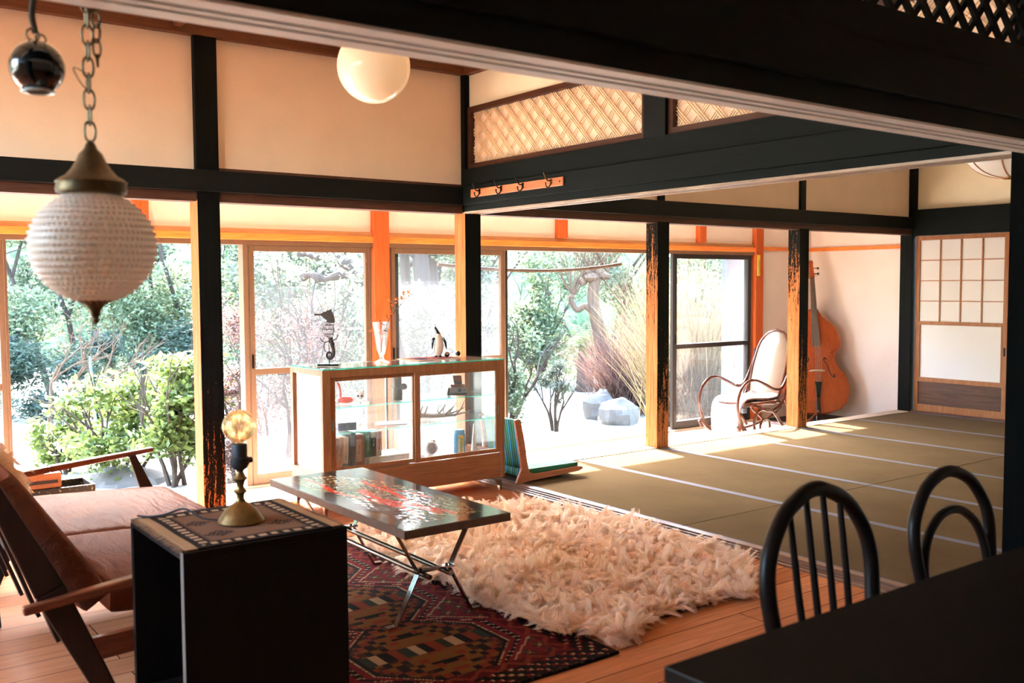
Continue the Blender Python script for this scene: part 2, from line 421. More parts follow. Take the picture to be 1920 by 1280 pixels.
        N = (n+1)*(n+1)
        for i in range(n):
            for j in range(n):
                a = i*(n+1)+j; q = (a, a+n+1, a+n+2, a+1); fs.append(q); fs.append(tuple(N+k for k in q[::-1]))
        edge = [j for j in range(n+1)]+[i*(n+1)+n for i in range(1, n+1)]+[n*(n+1)+j for j in range(n-1, -1, -1)]+[i*(n+1) for i in range(n-1, 0, -1)]
        for k in range(len(edge)):
            a, b = edge[k], edge[(k+1) % len(edge)]; fs.append((a, b, N+b, N+a))
        return s.add(vs, fs)
    def build(s, name, mat, parent=None, smooth=True, bevel=0, ang=35, **kw):
        me = bpy.data.meshes.new(name); me.from_pydata(s.v, [], s.f)
        ms = mat if isinstance(mat, (list, tuple)) else [mat]
        for x in ms: me.materials.append(MATS[x])
        if len(ms) > 1: me.polygons.foreach_set('material_index', s.mi)
        if smooth:
            me.polygons.foreach_set('use_smooth', [True]*len(me.polygons)); me.set_sharp_from_angle(angle=rad(ang))
        me.update()
        o = bpy.data.objects.new(name, me); COL.objects.link(o)
        if parent is not None: o.parent = parent
        if bevel:
            b = o.modifiers.new('bevel', 'BEVEL'); b.width = bevel; b.segments = 2; b.limit_method = 'ANGLE'; b.harden_normals = False
        return setp(o, **kw) if kw else o
def S_(o): o['kind'] = 'structure'; return o
def box(name, mat, x0, x1, y0, y1, z0, z1, parent=None, bevel=0, **kw):
    return G().box(x0, x1, y0, y1, z0, z1).build(name, mat, parent, smooth=False, bevel=bevel, **kw)
def npmesh(name, V, Q, mat, parent=None, rnd=None, smooth=False):
    me = bpy.data.meshes.new(name); V = np.asarray(V, dtype=np.float32).reshape(-1, 3); Q = np.asarray(Q, dtype=np.int32)
    k = Q.shape[1]; me.vertices.add(len(V)); me.vertices.foreach_set('co', V.ravel())
    me.loops.add(Q.size); me.loops.foreach_set('vertex_index', Q.ravel())
    me.polygons.add(len(Q)); me.polygons.foreach_set('loop_start', np.arange(0, Q.size, k, dtype=np.int32))
    me.update(calc_edges=True)
    if rnd is not None:
        a = me.attributes.new('rnd', 'FLOAT', 'POINT'); a.data.foreach_set('value', np.asarray(rnd, dtype=np.float32))
    if smooth: me.polygons.foreach_set('use_smooth', [True]*len(Q))
    me.materials.append(MATS[mat]); o = bpy.data.objects.new(name, me); COL.objects.link(o)
    if parent is not None: o.parent = parent
    return o
def colorgrid(name, nx, ny, pos, colf, mat, parent=None):
    """a sheet of small cells, each dyed by colf(u,v) (sRGB 0-255)"""
    V = [pos(i/nx, j/ny) for j in range(ny+1) for i in range(nx+1)]
    Q = [(j*(nx+1)+i, j*(nx+1)+i+1, (j+1)*(nx+1)+i+1, (j+1)*(nx+1)+i) for j in range(ny) for i in range(nx)]
    o = npmesh(name, V, Q, mat, parent, smooth=True)
    ca = o.data.color_attributes.new('Col', 'FLOAT_COLOR', 'CORNER'); arr = np.ones((len(Q), 4, 4), dtype=np.float32)
    k = 0
    for j in range(ny):
        for i in range(nx):
            arr[k, :, :3] = lin(colf((i+.5)/nx, (j+.5)/ny)); k += 1
    ca.data.foreach_set('color', arr.ravel()); return o
def text(body, size, mat, parent, loc, rot, depth=0.0006, align='CENTER', name='lettering', sx=1.0):
    c = bpy.data.curves.new(name, 'FONT'); c.body = body; c.size = size; c.extrude = depth; c.align_x = align; c.align_y = 'CENTER'
    o = bpy.data.objects.new('tmp', c); COL.objects.link(o)
    me = bpy.data.meshes.new_from_object(o.evaluated_get(bpy.context.evaluated_depsgraph_get()))
    bpy.data.objects.remove(o); me.materials.clear(); me.materials.append(MATS[mat])
    t = bpy.data.objects.new(name, me); COL.objects.link(t); t.parent = parent; t.location = loc; t.rotation_euler = rot; t.scale = (sx, 1, 1)
    return t
def smoothpath(P, n=8, closed=False):
    P = [Vector(p) for p in P]; k = len(P); out = []
    rng = range(k if closed else k-1)
    for i in rng:
        if closed: a, b, c, d = P[i-1], P[i], P[(i+1) % k], P[(i+2) % k]
        else: a, b, c, d = P[max(i-1, 0)], P[i], P[i+1], P[min(i+2, k-1)]
        for j in range(n):
            t = j/n; out.append(0.5*((2*b)+(c-a)*t+(2*a-5*b+4*c-d)*t*t+(-a+3*b-3*c+d)*t**3))
    if not closed: out.append(P[-1])
    return out
def px(x, y, dep):
    """the point seen at pixel (x,y) of the 1920x1280 frame at depth dep - used only to look up where things stand"""
    u, v = x-960, y-640; c, s_ = math.cos(rol), math.sin(rol)
    return CAM+(Fw+Rt*(c*u+s_*v)/FPX-Up*(-s_*u+c*v)/FPX)*dep
VIEW = -yaw      # z-rotation of a thing whose front faces the viewer's side of the house
# ================================================================== THE HOUSE
ZK = 1.79; ZC = 2.735
YN = -3.865            # middle of the partition between dining room and living room
WX = -5.6
# --- floors
S_(box('floor', 'floor_planks', WX, -0.11, -8.0, 0.07, -0.2, -0.002))
S_(box('floor.001', 'floor_planks', -0.11, 1.2, -8.0, -3.95, -0.2, -0.002))
S_(box('floor.002', 'engawa_wood', WX, 5.46, 0.07, 1.30, -0.25, -0.15))
S_(box('floor.003', 'shoji_panel', -0.105, 5.46, -3.95, 0.07, -0.2, -0.062))
# --- pillars
def pillar(n, x, y, w, mat, z0=-0.2, z1=ZC+0.1, d=None):
    d = d or w
    return S_(box('trim_%d' % n, mat, x-w/2, x+w/2, y-d/2, y+d/2, z0, z1, bevel=0.003))
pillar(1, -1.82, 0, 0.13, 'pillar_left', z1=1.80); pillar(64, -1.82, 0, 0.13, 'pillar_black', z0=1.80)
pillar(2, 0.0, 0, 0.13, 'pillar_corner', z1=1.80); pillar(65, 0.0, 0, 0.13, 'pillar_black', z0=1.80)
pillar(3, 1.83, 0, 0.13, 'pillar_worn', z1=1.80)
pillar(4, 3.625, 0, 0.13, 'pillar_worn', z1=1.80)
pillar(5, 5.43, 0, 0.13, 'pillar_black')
pillar(6, 0.0, -3.845, 0.20, 'near_black')
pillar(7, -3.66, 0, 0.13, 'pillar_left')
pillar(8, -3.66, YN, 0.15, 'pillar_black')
S_(box('trim_9', 'black_wood_z', 3.59, 3.66, -0.05, 0.05, 1.96, ZC))                 # short strut above, tatami room
S_(box('trim_10', 'black_wood_z', 1.80, 1.86, -0.05, 0.05, 1.96, ZC))
# --- north partition (open below, plaster above)
def beam_x(i, x0, x1):
    S_(box('trim_%d' % i, 'brown_dark_x', x0, x1, -0.055, 0.055, ZK, 1.845))
    S_(box('trim_%d' % (i+1), 'black_wood', x0, x1, -0.085, 0.085, 1.845, 1.965, bevel=0.004))
beam_x(11, WX, -0.08); beam_x(13, 0.08, 5.40)
S_(box('trim_15', 'brown_dark_x', -1.75, -0.07, -0.04, 0.04, 1.965, 1.985))
S_(box('wall_north', 'plaster_warm_lit', WX, 0, -0.022, 0.022, 1.96, ZC+0.1))
S_(box('wall_north.001', 'plaster_dim_lit', 0, 5.46, -0.022, 0.022, 1.96, ZC+0.1))
# --- east-west partition between living room and tatami room (x = 0)
def grooved_y(i, x0, x1, y0, y1, z0, z1):      # lintel along y, two sliding grooves on its underside
    g = G(); w = x1-x0
    for a, b, zz in ((0, .24, z0), (.24, .36, z0+.012), (.36, .44, z0), (.44, .62, z0+.012), (.62, .70, z0), (.70, .82, z0+.012), (.82, 1, z0)):
        g.m(0 if zz == z0 else 1); g.box(x0+a*w, x0+b*w, y0, y1, zz, z1)
    g.m(2).box(x0-0.001, x0+0.004, y0, y1, z0+0.012, z1).box(x1-0.004, x1+0.001, y0, y1, z0+0.012, z1)
    return S_(g.build('trim_%d' % i, ['pale_y', 'brown_dark_y', 'black_wood_y'], smooth=False))
grooved_y(16, -0.07, 0.07, -3.77, -0.065, ZK, 1.845)
S_(box('trim_17', 'black_wood_y', -0.092, 0.092, -3.77, -0.065, 1.845, 1.968, bevel=0.004))
S_(box('trim_18', 'black_wood_y', -0.066, 0.066, -3.77, -0.065, 1.968, 2.085))
S_(box('trim_19', 'black_wood_z', -0.06, 0.06, -1.925, -1.765, 2.085, 2.50))
S_(box('wall_east', 'plaster_cream', -0.022, 0.022, -3.77, -0.06, 2.50, ZC+0.1))
# transoms
def ranma_panel(y0, y1, z0, z1, label):
    t = thing('transom_panel', label, 'transom', (0, y0, z0), group='papered transom panels')
    H = z1-z0; L = y1-y0; w = 0.035
    g = G().box(-.04, .04, 0, L, 0, w).box(-.04, .04, 0, L, H-w, H).box(-.04, .04, 0, w, w, H-w).box(-.04, .04, L-w, L, w, H-w)
    g.build('frame', 'brown_dark_y', t, smooth=False, bevel=0.003)
    G().box(-.003, .003, w, L-w, w, H-w).build('paper', 'ranma_paper', t, smooth=False)
    g = G(); a0, a1, b0, b1 = w, L-w, w, H-w
    def clip(p, q):
        (ya, za), (yb, zb) = p, q; t0, t1 = 0, 1
        for pp, qq in ((-(yb-ya), ya-a0), (yb-ya, a1-ya), (-(zb-za), za-b0), (zb-za, b1-za)):
            if abs(pp) < 1e-9: continue
            r = qq/pp
            if pp < 0: t0 = max(t0, r)
            else: t1 = min(t1, r)
        return (t0, t1) if t0 < t1 else None
    for dr in (1, -1):
        c = -H
        while c < L+H:
            for off in (-.018, 0, .018):
                p = (c+off if dr > 0 else c+off+H, 0); q = (c+off+H if dr > 0 else c+off, H)
                k = clip(p, q)
                if k:
                    A = (0, p[0]+(q[0]-p[0])*k[0], p[1]+(q[1]-p[1])*k[0]); B = (0, p[0]+(q[0]-p[0])*k[1], p[1]+(q[1]-p[1])*k[1])
                    g.bar((-.008-.003*dr, A[1], A[2]), (-.008-.003*dr, B[1], B[2]), 0.0055, 0.006, (1, 0, 0))
            c += 0.122
    g.build('lattice', 'ranma_rib', t, smooth=False)
ranma_panel(-1.765, -0.065, 2.088, 2.50, 'white papered lattice transom panel above the coat hooks, beside the corner post')
ranma_panel(-3.745, -1.925, 2.088, 2.50, 'papered lattice transom panel cut off by the big black beam')
# --- south partition (near beam)
def beam_near():
    g = G(); y0, y1 = -3.94, -3.79
    for a, b, d in ((0, .30, 0), (.30, .44, 1), (.44, .56, 0), (.56, .70, 1), (.70, 1, 0)):
        g.m(d); g.box(WX, -0.1, y0+a*(y1-y0), y0+b*(y1-y0), 1.783+(0.025 if d else 0), 1.85)
    g.m(2).box(WX, -0.1, y0-.002, y0+.004, 1.79, 1.85).box(WX, -0.1, y1-.004, y1+.002, 1.79, 1.85)
    S_(g.build('trim_20', ['pale_x', 'groove', 'black_wood'], smooth=False))
    S_(box('trim_21', 'black_wood', WX, -0.1, -3.965, -3.765, 1.85, 1.99, bevel=0.004))
    S_(box('trim_22', 'black_wood', WX, -0.1, -3.93, -3.80, 1.99, 2.10))
beam_near()
S_(box('trim_23', 'black_wood_z', -1.90, -1.72, -3.93, -3.80, 2.10, ZC))
S_(box('wall_south', 'plaster_white', WX, -1.9, -3.885, -3.845, 2.10, ZC+.1))
S_(box('wall_south.001', 'plaster_warm_lit', -1.9, -.1, -3.885, -3.845, 2.56, ZC+.1))
def near_lattice():
    t = thing('lattice_transom', 'dark diamond lattice transom above the big black beam', 'transom', (-1.72, YN, 2.10))
    L = 1.62; H = 0.46
    G().box(0, L, -.03, .03, 0, .014).box(0, L, -.03, .03, H-.03, H).box(0, .03, -.03, .03, 0, H).box(L-.03, L, -.03, .03, 0, H).build('frame', 'black_wood', t, smooth=False)
    for dr in (1, -1):
        g = G(); c = -H; p = 0.108; run = H
        while c < L+run:
            a = c if dr > 0 else c+run; b = c+run if dr > 0 else c
            t0, t1 = 0, 1
            for x, y in ((a, b),):
                if b > a: t0 = max(0, (0-a)/(b-a)); t1 = min(1, (L-a)/(b-a))
                else: t0 = max(0, (L-a)/(b-a)); t1 = min(1, (0-a)/(b-a))
            if t0 < t1:
                g.bar((a+(b-a)*t0, .007*dr, H*t0), (a+(b-a)*t1, .007*dr, H*t1), 0.022, 0.014, (0, 1, 0))
            c += p
        g.build('slats', 'black_wood', t, smooth=False)
near_lattice()
# --- closed walls of the dining room, west wall, tatami room
S_(box('wall_west', 'plaster_white', WX-.1, WX, -8, -3.5, -.2, ZC+.1)); S_(box('wall_west.001', 'plaster_white', WX-.1, WX, -.3, 1.3, -.2, ZC+.1))
S_(box('wall_west.002', 'plaster_white', WX-.1, WX, -3.5, -.3, -.2, 1.15)); S_(box('wall_west.003', 'plaster_white', WX-.1, WX, -3.5, -.3, 2.6, ZC+.1))
S_(box('wall_south.002', 'plaster_white', WX, 1.2, -8.1, -8, -.2, ZC+.1))
S_(box('wall_east.001', 'plaster_white', 1.2, 1.3, -8.1, -3.95, -.2, ZC+.1))
S_(box('wall_south.003', 'plaster_cream', 0.1, 5.46, -3.95, -3.80, -.2, ZC+.1))
S_(box('wall_east.002', 'plaster_cream', 5.46, 5.56, -3.95, 0, 1.95, ZC+.1))
S_(box('wall_east.003', 'plaster_cream', 5.46, 5.56, -3.95, -2.75, -.2, 1.95))
S_(box('wall_east.004', 'plaster_pink_lit', 5.46, 5.56, 0.0, 1.30, -.3, 2.4))
S_(box('ceiling', 'ceiling_wood', WX, 5.5, -8.1, 0.06, ZC+.04, ZC+.14))
S_(box('ceiling.001', 'ceiling_wood', WX, 5.5, 0.02, 1.30, 2.32, 2.42))
for i, (a, b, c, d, mt) in enumerate(((WX, -.02, -.075, -.02, 'crown'), (.02, 5.46, -.075, -.02, 'crown'), (WX, -.1, -3.84, -3.80, 'crown'))):
    S_(box('trim_%d' % (30+i), mt, a, b, c, d, ZC-.022, ZC+.05))
S_(box('trim_33', 'crown', -.075, -.02, -3.8, -.075, ZC-.022, ZC+.05)); S_(box('trim_34', 'crown', .02, .075, -3.8, -.075, ZC-.022, ZC+.05))
for k in range(5):       # ceiling battens
    S_(box('trim_%d' % (35+k), 'crown', -5.0+k*1.0, -4.96+k*1.0, -3.8, -.08, ZC+.005, ZC+.045))
# --- tatami room east wall: beam, shoji
S_(box('trim_41', 'black_wood_y', 5.375, 5.50, -3.80, -.065, ZK-.01, 2.04, bevel=0.004))
S_(box('trim_42', 'shoji_panel', 5.38, 5.50, -3.80, -.065, -.06, 0.012))
def shoji(n, y0, y1, xo, lab=None):
    t = thing('door_%d' % n, None, None, (5.44+xo, y0, 0.012)); t['kind'] = 'structure'
    L = y1-y0; H = ZK-.012-.012; w = .042
    g = G().box(-.015, .015, 0, w, 0, H).box(-.015, .015, L-w, L, 0, H).box(-.015, .015, w, L-w, H-.045, H).box(-.015, .015, w, L-w, 0, .07)
    g.box(-.015, .015, w, L-w, .30, .345).box(-.015, .015, w, L-w, .875, .91).box(-.017, .0, w, w+.015, .345, .875).box(-.017, .0, L-w-.015, L-w, .345, .875)
    g.build('frame', 'frame_oak_z', t, smooth=False, bevel=0.002)
    g = G(); a0, a1, b0, b1 = w, L-w, .91, H-.045
    for k in (1, 2, 3):
        y = a0+(a1-a0)*k/4; g.box(-.012, .004, y-.005, y+.005, b0, b1)
        z = b0+(b1-b0)*k/4; g.box(-.010, .004, a0, a1, z-.004, z+.004)
    g.build('muntins', 'frame_oak_y', t, smooth=False)
    G().box(.004, .006, a0, a1, b0, b1).build('paper', 'shoji_paper', t, smooth=False)
    G().box(.002, .006, a0, a1, .345, .875).build('lower_pane', 'shoji_paper', t, smooth=False)
    G().box(-.004, .006, a0, a1, .07, .30).build('kick_panel', 'shoji_panel', t, smooth=False)
    G().box(-.018, -.012, .012, .030, .60, .68).build('finger_pull', 'black_metal', t, smooth=False)
    return t
shoji(1, -1.01, -.075, 0); shoji(2, -1.9, -.96, .034); shoji(3, -2.78, -1.86, 0)
# --- sills
S_(box('trim_43', 'engawa_wood', 0.065, 5.4, -.062, .085, -.15, 0.004)); S_(box('trim_44', 'engawa_wood', WX, -.065, -.062, .085, -.15, 0.0))
def threshold():
    g = G(); xs = [(-.105, -.085, 1), (-.085, -.06, 0), (-.06, -.052, 1), (-.052, -.02, 0), (-.02, -.012, 1), (-.012, .02, 0), (.02, .028, 1), (.028, .065, 1)]
    for a, b, hi in xs: g.m(0 if hi else 1).box(a, b, -3.75, -.065, -.06, .006 if hi else -.003)
    S_(g.build('trim_45', ['pale_y', 'brown_dark_y'], smooth=False))
wood('thresh_hi', (150, 112, 86), (88, 60, 46), 'y', 0.3)
threshold(); bpy.data.objects['trim_45'].data.materials[0] = MATS['thresh_hi']
# --- tatami mats
def mats():
    n = 6; x0, x1 = .067, 5.36; w = (x1-x0)/n; rows = ((-1.925, -.066), (-3.785, -1.929))
    cols = ['beside the living room threshold', 'second from the threshold', 'third from the threshold', 'fourth from the threshold', 'fifth from the threshold', 'beside the papered sliding door']
    for r, (a, b) in enumerate(rows):
        for i in range(n):
            lab = 'woven rush tatami mat in the %s, %s' % ('veranda-side row' if r == 0 else 'inner row', cols[i])
            t = thing('tatami_mat', lab, 'floor mat', (x0+i*w, a, -.055), group='tatami mats covering the floor')
            G().box(.001, w-.001, 0, b-a-.002, 0.0, .054).build('mat', 'tatami', t, smooth=False, bevel=.002)
            for u0, u1 in ((0.0, .026), (w-.026, w)):
                G().box(max(u0, .001)-.0005, min(u1, w-.001)+.0005, 0, b-a-.002, 0.002, .0555).build('border', 'tatami_border', t, smooth=False)
mats()
# --- outer window wall (y = 1.215)
YO = 1.215; ZS = -.15; ZL = 1.605
S_(box('wall_north.002', 'plaster_pink_lit', WX, 5.46, YO+.0, YO+.05, 1.715, 2.4))
S_(box('wall_north.003', 'plaster_pink_lit', 4.55, 5.46, YO, YO+.05, ZS-.1, 1.715))
S_(box('trim_50', 'orange_x', WX, 4.5, YO-.045, YO+.06, 1.64, 1.688, bevel=.003))
S_(box('trim_51', 'tan_x', WX, 4.5, YO-.02, YO+.05, 1.688, 1.722))
S_(box('trim_52', 'frame_bronze', WX, 4.5, YO-.03, YO+.06, ZL, 1.64))
S_(box('trim_53', 'orange_x', 4.6, 5.46, YO-.02, YO+.01, 1.66, 1.70)); S_(box('trim_54', 'orange_x', 5.435, 5.462, .065, YO-.02, 1.66, 1.70))
S_(box('trim_55', 'engawa_wood', WX, 4.5, YO-.06, YO+.12, ZS-.1, ZS+.015))
def opost(i, x, w, z0=ZS-.05, z1=2.35): S_(box('trim_%d' % i, 'orange_z', x-w/2, x+w/2, YO-.055, YO+.055, z0, z1, bevel=.003))
opost(56, -.02, .135); opost(57, 4.52, .12); opost(58, 1.82, .105, 1.722); opost(59, 3.64, .10, 1.722); opost(60, -1.84, .10, 1.722); opost(61, 2.73-1.82*0-.0, .001, 1.8, 1.81)
bpy.data.objects.remove(bpy.data.objects['trim_61'])
def gdoor(n, x0, x1, y, mid=.62, mat='frame_bronze', pane='door_glass'):
    t = thing('window_%d' % n, None, None, (x0, y, ZS+.015)); t['kind'] = 'structure'
    L = x1-x0; H = ZL-ZS-.015; w = .05
    g = G().box(0, w, -.018, .018, 0, H).box(L-w, L, -.018, .018, 0, H).box(w, L-w, -.016, .016, H-.045, H).box(w, L-w, -.016, .016, 0, .075)
    g.box(w, L-w, -.014, .014, mid, mid+.045)
    g.box(.012, .02, -.024, -.018, 0, H).box(L-.02, L-.012, -.024, -.018, 0, H)
    g.build('frame', mat, t, smooth=False, bevel=.002)
    G().box(w-.01, L-w+.01, -.002, .002, .07, mid+.005).build('glass', pane, t, smooth=False)
    G().box(w-.01, L-w+.01, -.002, .002, mid+.04, H-.04).build('glass', pane, t, smooth=False)
    G().box(w*.35, w*.65, -.03, -.018, .85, .95).build('pull', 'black_metal', t, smooth=False)
MIDZ = .80
gdoor(1, -1.10, -.10, YO-.005, MIDZ)
gdoor(2, .065, 1.20, YO-.005, MIDZ)
gdoor(3, .12, 1.255, YO+.04, MIDZ, 'frame_dark')
gdoor(4, 3.245, 4.42, YO-.005, MIDZ, 'frame_dark', 'far_door_glass')
gdoor(5, 3.30, 4.45, YO+.04, MIDZ, 'frame_dark', 'far_door_glass')
gdoor(6, -3.82, -2.655, YO-.005, MIDZ)
gdoor(7, -5.0, -3.80, YO+.04, MIDZ)
def added_wwin(n, y0, y1):  # unseen west window, added to let more daylight into the living room
    t = thing('window_%d' % n, None, None, (WX-.05, y0, 1.15)); t['kind'] = 'structure'; L = y1-y0
    G().box(-.03, .03, 0, .05, 0, 1.45).box(-.03, .03, L-.05, L, 0, 1.45).box(-.03, .03, .05, L-.05, 0, .05).box(-.03, .03, .05, L-.05, 1.40, 1.45).build('frame', 'frame_bronze', t, smooth=False)
    G().box(-.003, .003, .05, L-.05, .05, 1.40).build('glass', 'cabinet_glass', t, smooth=False)
added_wwin(8, -3.5, -1.9); added_wwin(9, -1.9, -.3)
S_(box('trim_62', 'frame_bronze', -1.135, -1.10, YO-.03, YO+.06, ZS, ZL))
# --- eave, outside walls (keep the high sun off the upper glass as in the photo)
g = G(); g.add([(WX-1, 1.26, 2.62), (7, 1.26, 2.62), (7, 2.22, 2.10), (WX-1, 2.22, 2.10), (WX-1, 1.26, 2.70), (7, 1.26, 2.70), (7, 2.22, 2.17), (WX-1, 2.22, 2.17)], [(0, 3, 2, 1), (4, 5, 6, 7), (0, 1, 5, 4), (2, 3, 7, 6), (0, 4, 7, 3), (1, 2, 6, 5)])
S_(g.build('roof', 'brown_dark_x', smooth=False))
S_(box('trim_63', 'grey_post', 4.70, 4.98, 1.76, 1.84, -.6, 2.25))
S_(box('foundation', 'stone', WX, 5.6, 1.30, 1.36, -.62, -.26))
# ================================================================== FURNITURE
# ---- glass display cabinet
CX0, CX1, CY0, CY1 = -1.385, -.125, -.585, -.155
def cabinet():
    t = thing('display_cabinet', 'glass display cabinet with oak frame and sliding glass doors in front of the windows', 'cabinet', (CX0, CY0, 0))
    L = CX1-CX0; D = CY1-CY0; p = .05
    body = G().box(0, p, 0, .028, .085, .835).box(L-p*.6, L, 0, .028, .085, .835).box(0, .035, D-.035, D, .085, .835).box(L-.035, L, D-.035, D, .085, .835)
    body.box(p, L-p*.6, .0, .028, .79, .835).box(.035, L-.035, D-.03, D, .80, .835).box(0, .028, .028, D-.035, .80, .835).box(L-.028, L, .028, D-.035, .80, .835)
    body.box(0, .028, .028, D-.035, .085, .25).box(L-.028, L, .028, D-.035, .085, .25).box(.03, L-.03, D-.025, D, .085, .24).box(.03, L-.03, .02, D, .225, .238)
    b = body.build('frame', 'cabinet_z', t, smooth=False, bevel=.002)
    G().box(p, L-p*.6, .004, .024, .088, .245).build('base_drawer', 'cabinet_x', t, smooth=False, bevel=.002)
    def door(x0, x1, y, hx):
        H0, H1 = .25, .79; w = .036
        d = G().box(x0, x0+w, y, y+.014, H0, H1).box(x1-w, x1, y, y+.014, H0, H1).box(x0+w, x1-w, y, y+.014, H1-.022, H1).box(x0+w, x1-w, y, y+.014, H0, H0+.024).build('door', 'cabinet_z', t, smooth=False, bevel=.0015)
        G().box(x0+w, x1-w, y+.006, y+.009, H0+.02, H1-.02).build('glass', 'cabinet_glass', d, smooth=False)
        G().box(hx-.006, hx+.006, y-.002, y+.001, .49, .55).build('finger_pull', 'steel', d, smooth=False)
    door(p, L*.5+.0, .016, p+.018); door(L*.5-.03, L-p*.6, .0005, L-p*.6-.018)
    G().box(0, L, 0, D, .835, .843).build('glass_top', 'cabinet_glass', t, smooth=False)
    G().box(0, L, -.0015, 0, .835, .843).box(-.0015, 0, 0, D, .835, .843).build('glass_edge', 'glass_edge', t, smooth=False)
    for sx, nm in ((.012, 0), (L-.016, 1)): G().box(sx, sx+.004, .03, D-.035, .25, .80).build('side_glass', 'cabinet_glass', t, smooth=False)
    G().box(.035, L-.035, D-.016, D-.012, .24, .80).build('back_glass', 'cabinet_glass', t, smooth=False)
    for z in (.455, .605):
        G().box(.03, L-.03, .075, D-.03, z, z+.006).build('glass_shelf', 'cabinet_glass', t, smooth=False)
        G().box(.03, L-.03, .0735, .0748, z, z+.006).build('shelf_edge', 'glass_edge', t, smooth=False)
    G().box(.035, L-.035, .04, D-.03, .238, .243).build('base_pane', 'cabinet_glass', t, smooth=False)
    for x in (.62,): G().box(x, x+.014, D-.045, D-.032, .24, .80).build('shelf_standard', 'steel', t, smooth=False)
    for (x, y, s) in ((.03, .03, 1), (L-.03, .03, -1), (.03, D-.03, 1), (L-.03, D-.03, -1)):
        P = [(x-.02*s, 0.0), (x-.02*s, .085), (x+.10*s, .085), (x+.06*s, .078), (x+.02*s, .06), (x-.002*s, .03), (x+.002*s, 0.0)]
        G().prism(P, y-.012, y+.012, 'y').build('leg', 'chrome', t, smooth=False, bevel=.002)
cabinet()
ZT, Z1, Z2, Z0 = .8435, .6115, .4615, .2435

# ---- things on top of the cabinet
def seahorse():
    t = thing('seahorse_sculpture', 'rusty wire and sheet metal seahorse on a flat black base, on the glass cabinet', 'sculpture', (-1.235, -.37, ZT), VIEW)
    k = .000307; ox, oz = 346, 1190
    q = lambda x, z: ((x-ox)*k, (oz-z)*k)
    head = [(75, 225), (72, 208), (92, 202), (195, 210), (215, 196), (248, 180), (258, 160), (272, 172), (325, 148), (330, 132), (345, 140), (370, 132), (385, 118), (400, 132), (396, 158), (418, 178), (420, 205), (438, 222), (436, 245), (452, 268), (446, 290), (460, 322), (454, 350), (456, 378), (400, 378), (350, 372), (305, 365), (318, 335), (300, 318), (268, 290), (250, 286), (240, 262), (200, 238), (92, 234)]
    g = G().prism([q(*p) for p in head], -.012, .012, 'y'); g.build('head', 'rust', t, smooth=False, bevel=.002)
    g = G(); P = [(375, 655), (385, 720), (405, 800), (425, 880), (430, 960), (405, 1030), (355, 1058), (312, 1030), (300, 975), (330, 940), (372, 945), (388, 985), (362, 1012), (345, 1000)]
    R = [46, 40, 38, 34, 32, 30, 28, 25, 22, 19, 16, 13, 10, 6]
    pts = smoothpath([(q(*p)[0], 0, q(*p)[1]) for p in P], 4); rr = np.interp(np.linspace(0, 13, len(pts)), range(14), R)*k
    g.tube(pts, list(rr), 10, sx=.6); g.build('tail', 'rust', t)
    g = G()
    for x in (-75, -38, 0, 38, 70):
        c = [(378+x*.75, 372), (342+x*1.35, 450), (335+x*1.5, 520), (340+x*1.3, 590), (360+x*.6, 655)]
        for s in ((1,) if abs(x) > 60 else (1, -1)):
            d = math.sqrt(max(0, 1-(x/80)**2))
            g.tube(smoothpath([(q(a, b)[0], s*d*(.004+.024*math.sin(PI*(b-372)/283)), q(a, b)[1]) for a, b in c], 4), .0014, 5)
    for z, w, cx in ((420, 92, 352), (500, 108, 334), (590, 88, 342)):
        g.tube([(q(cx, z)[0]+w*k*math.cos(a), .024*math.sin(a), q(cx, z)[1]) for a in np.linspace(0, 2*PI, 16)[:-1]], .0012, 5, closed=True)
    g.build('cage', 'rust', t)
    g = G()
    for c in ([(188, 658), (215, 705), (262, 740), (320, 735), (350, 715)], [(530, 605), (500, 660), (455, 700), (410, 712)], [(300, 735), (262, 780), (256, 850), (270, 900), (290, 935)], [(430, 740), (455, 775), (445, 815), (425, 830)], [(430, 440), (445, 500), (440, 560), (420, 605)]):
        g.tube(smoothpath([(q(*p)[0], -.012, q(*p)[1]) for p in c], 4), .0024, 6)
    g.build('fins', 'black_metal', t)
    G().tube([(0, 0, .012), (0, 0, .04)], .003, 8).tube([(q(345, 1000)[0], 0, .035), (q(345, 1000)[0], 0, .16)], .002, 6).build('rod', 'black_metal', t)
    G().box(-.062, .062, -.045, .045, 0, .012).build('base', 'gloss_black', t, smooth=False, bevel=.001)
seahorse()
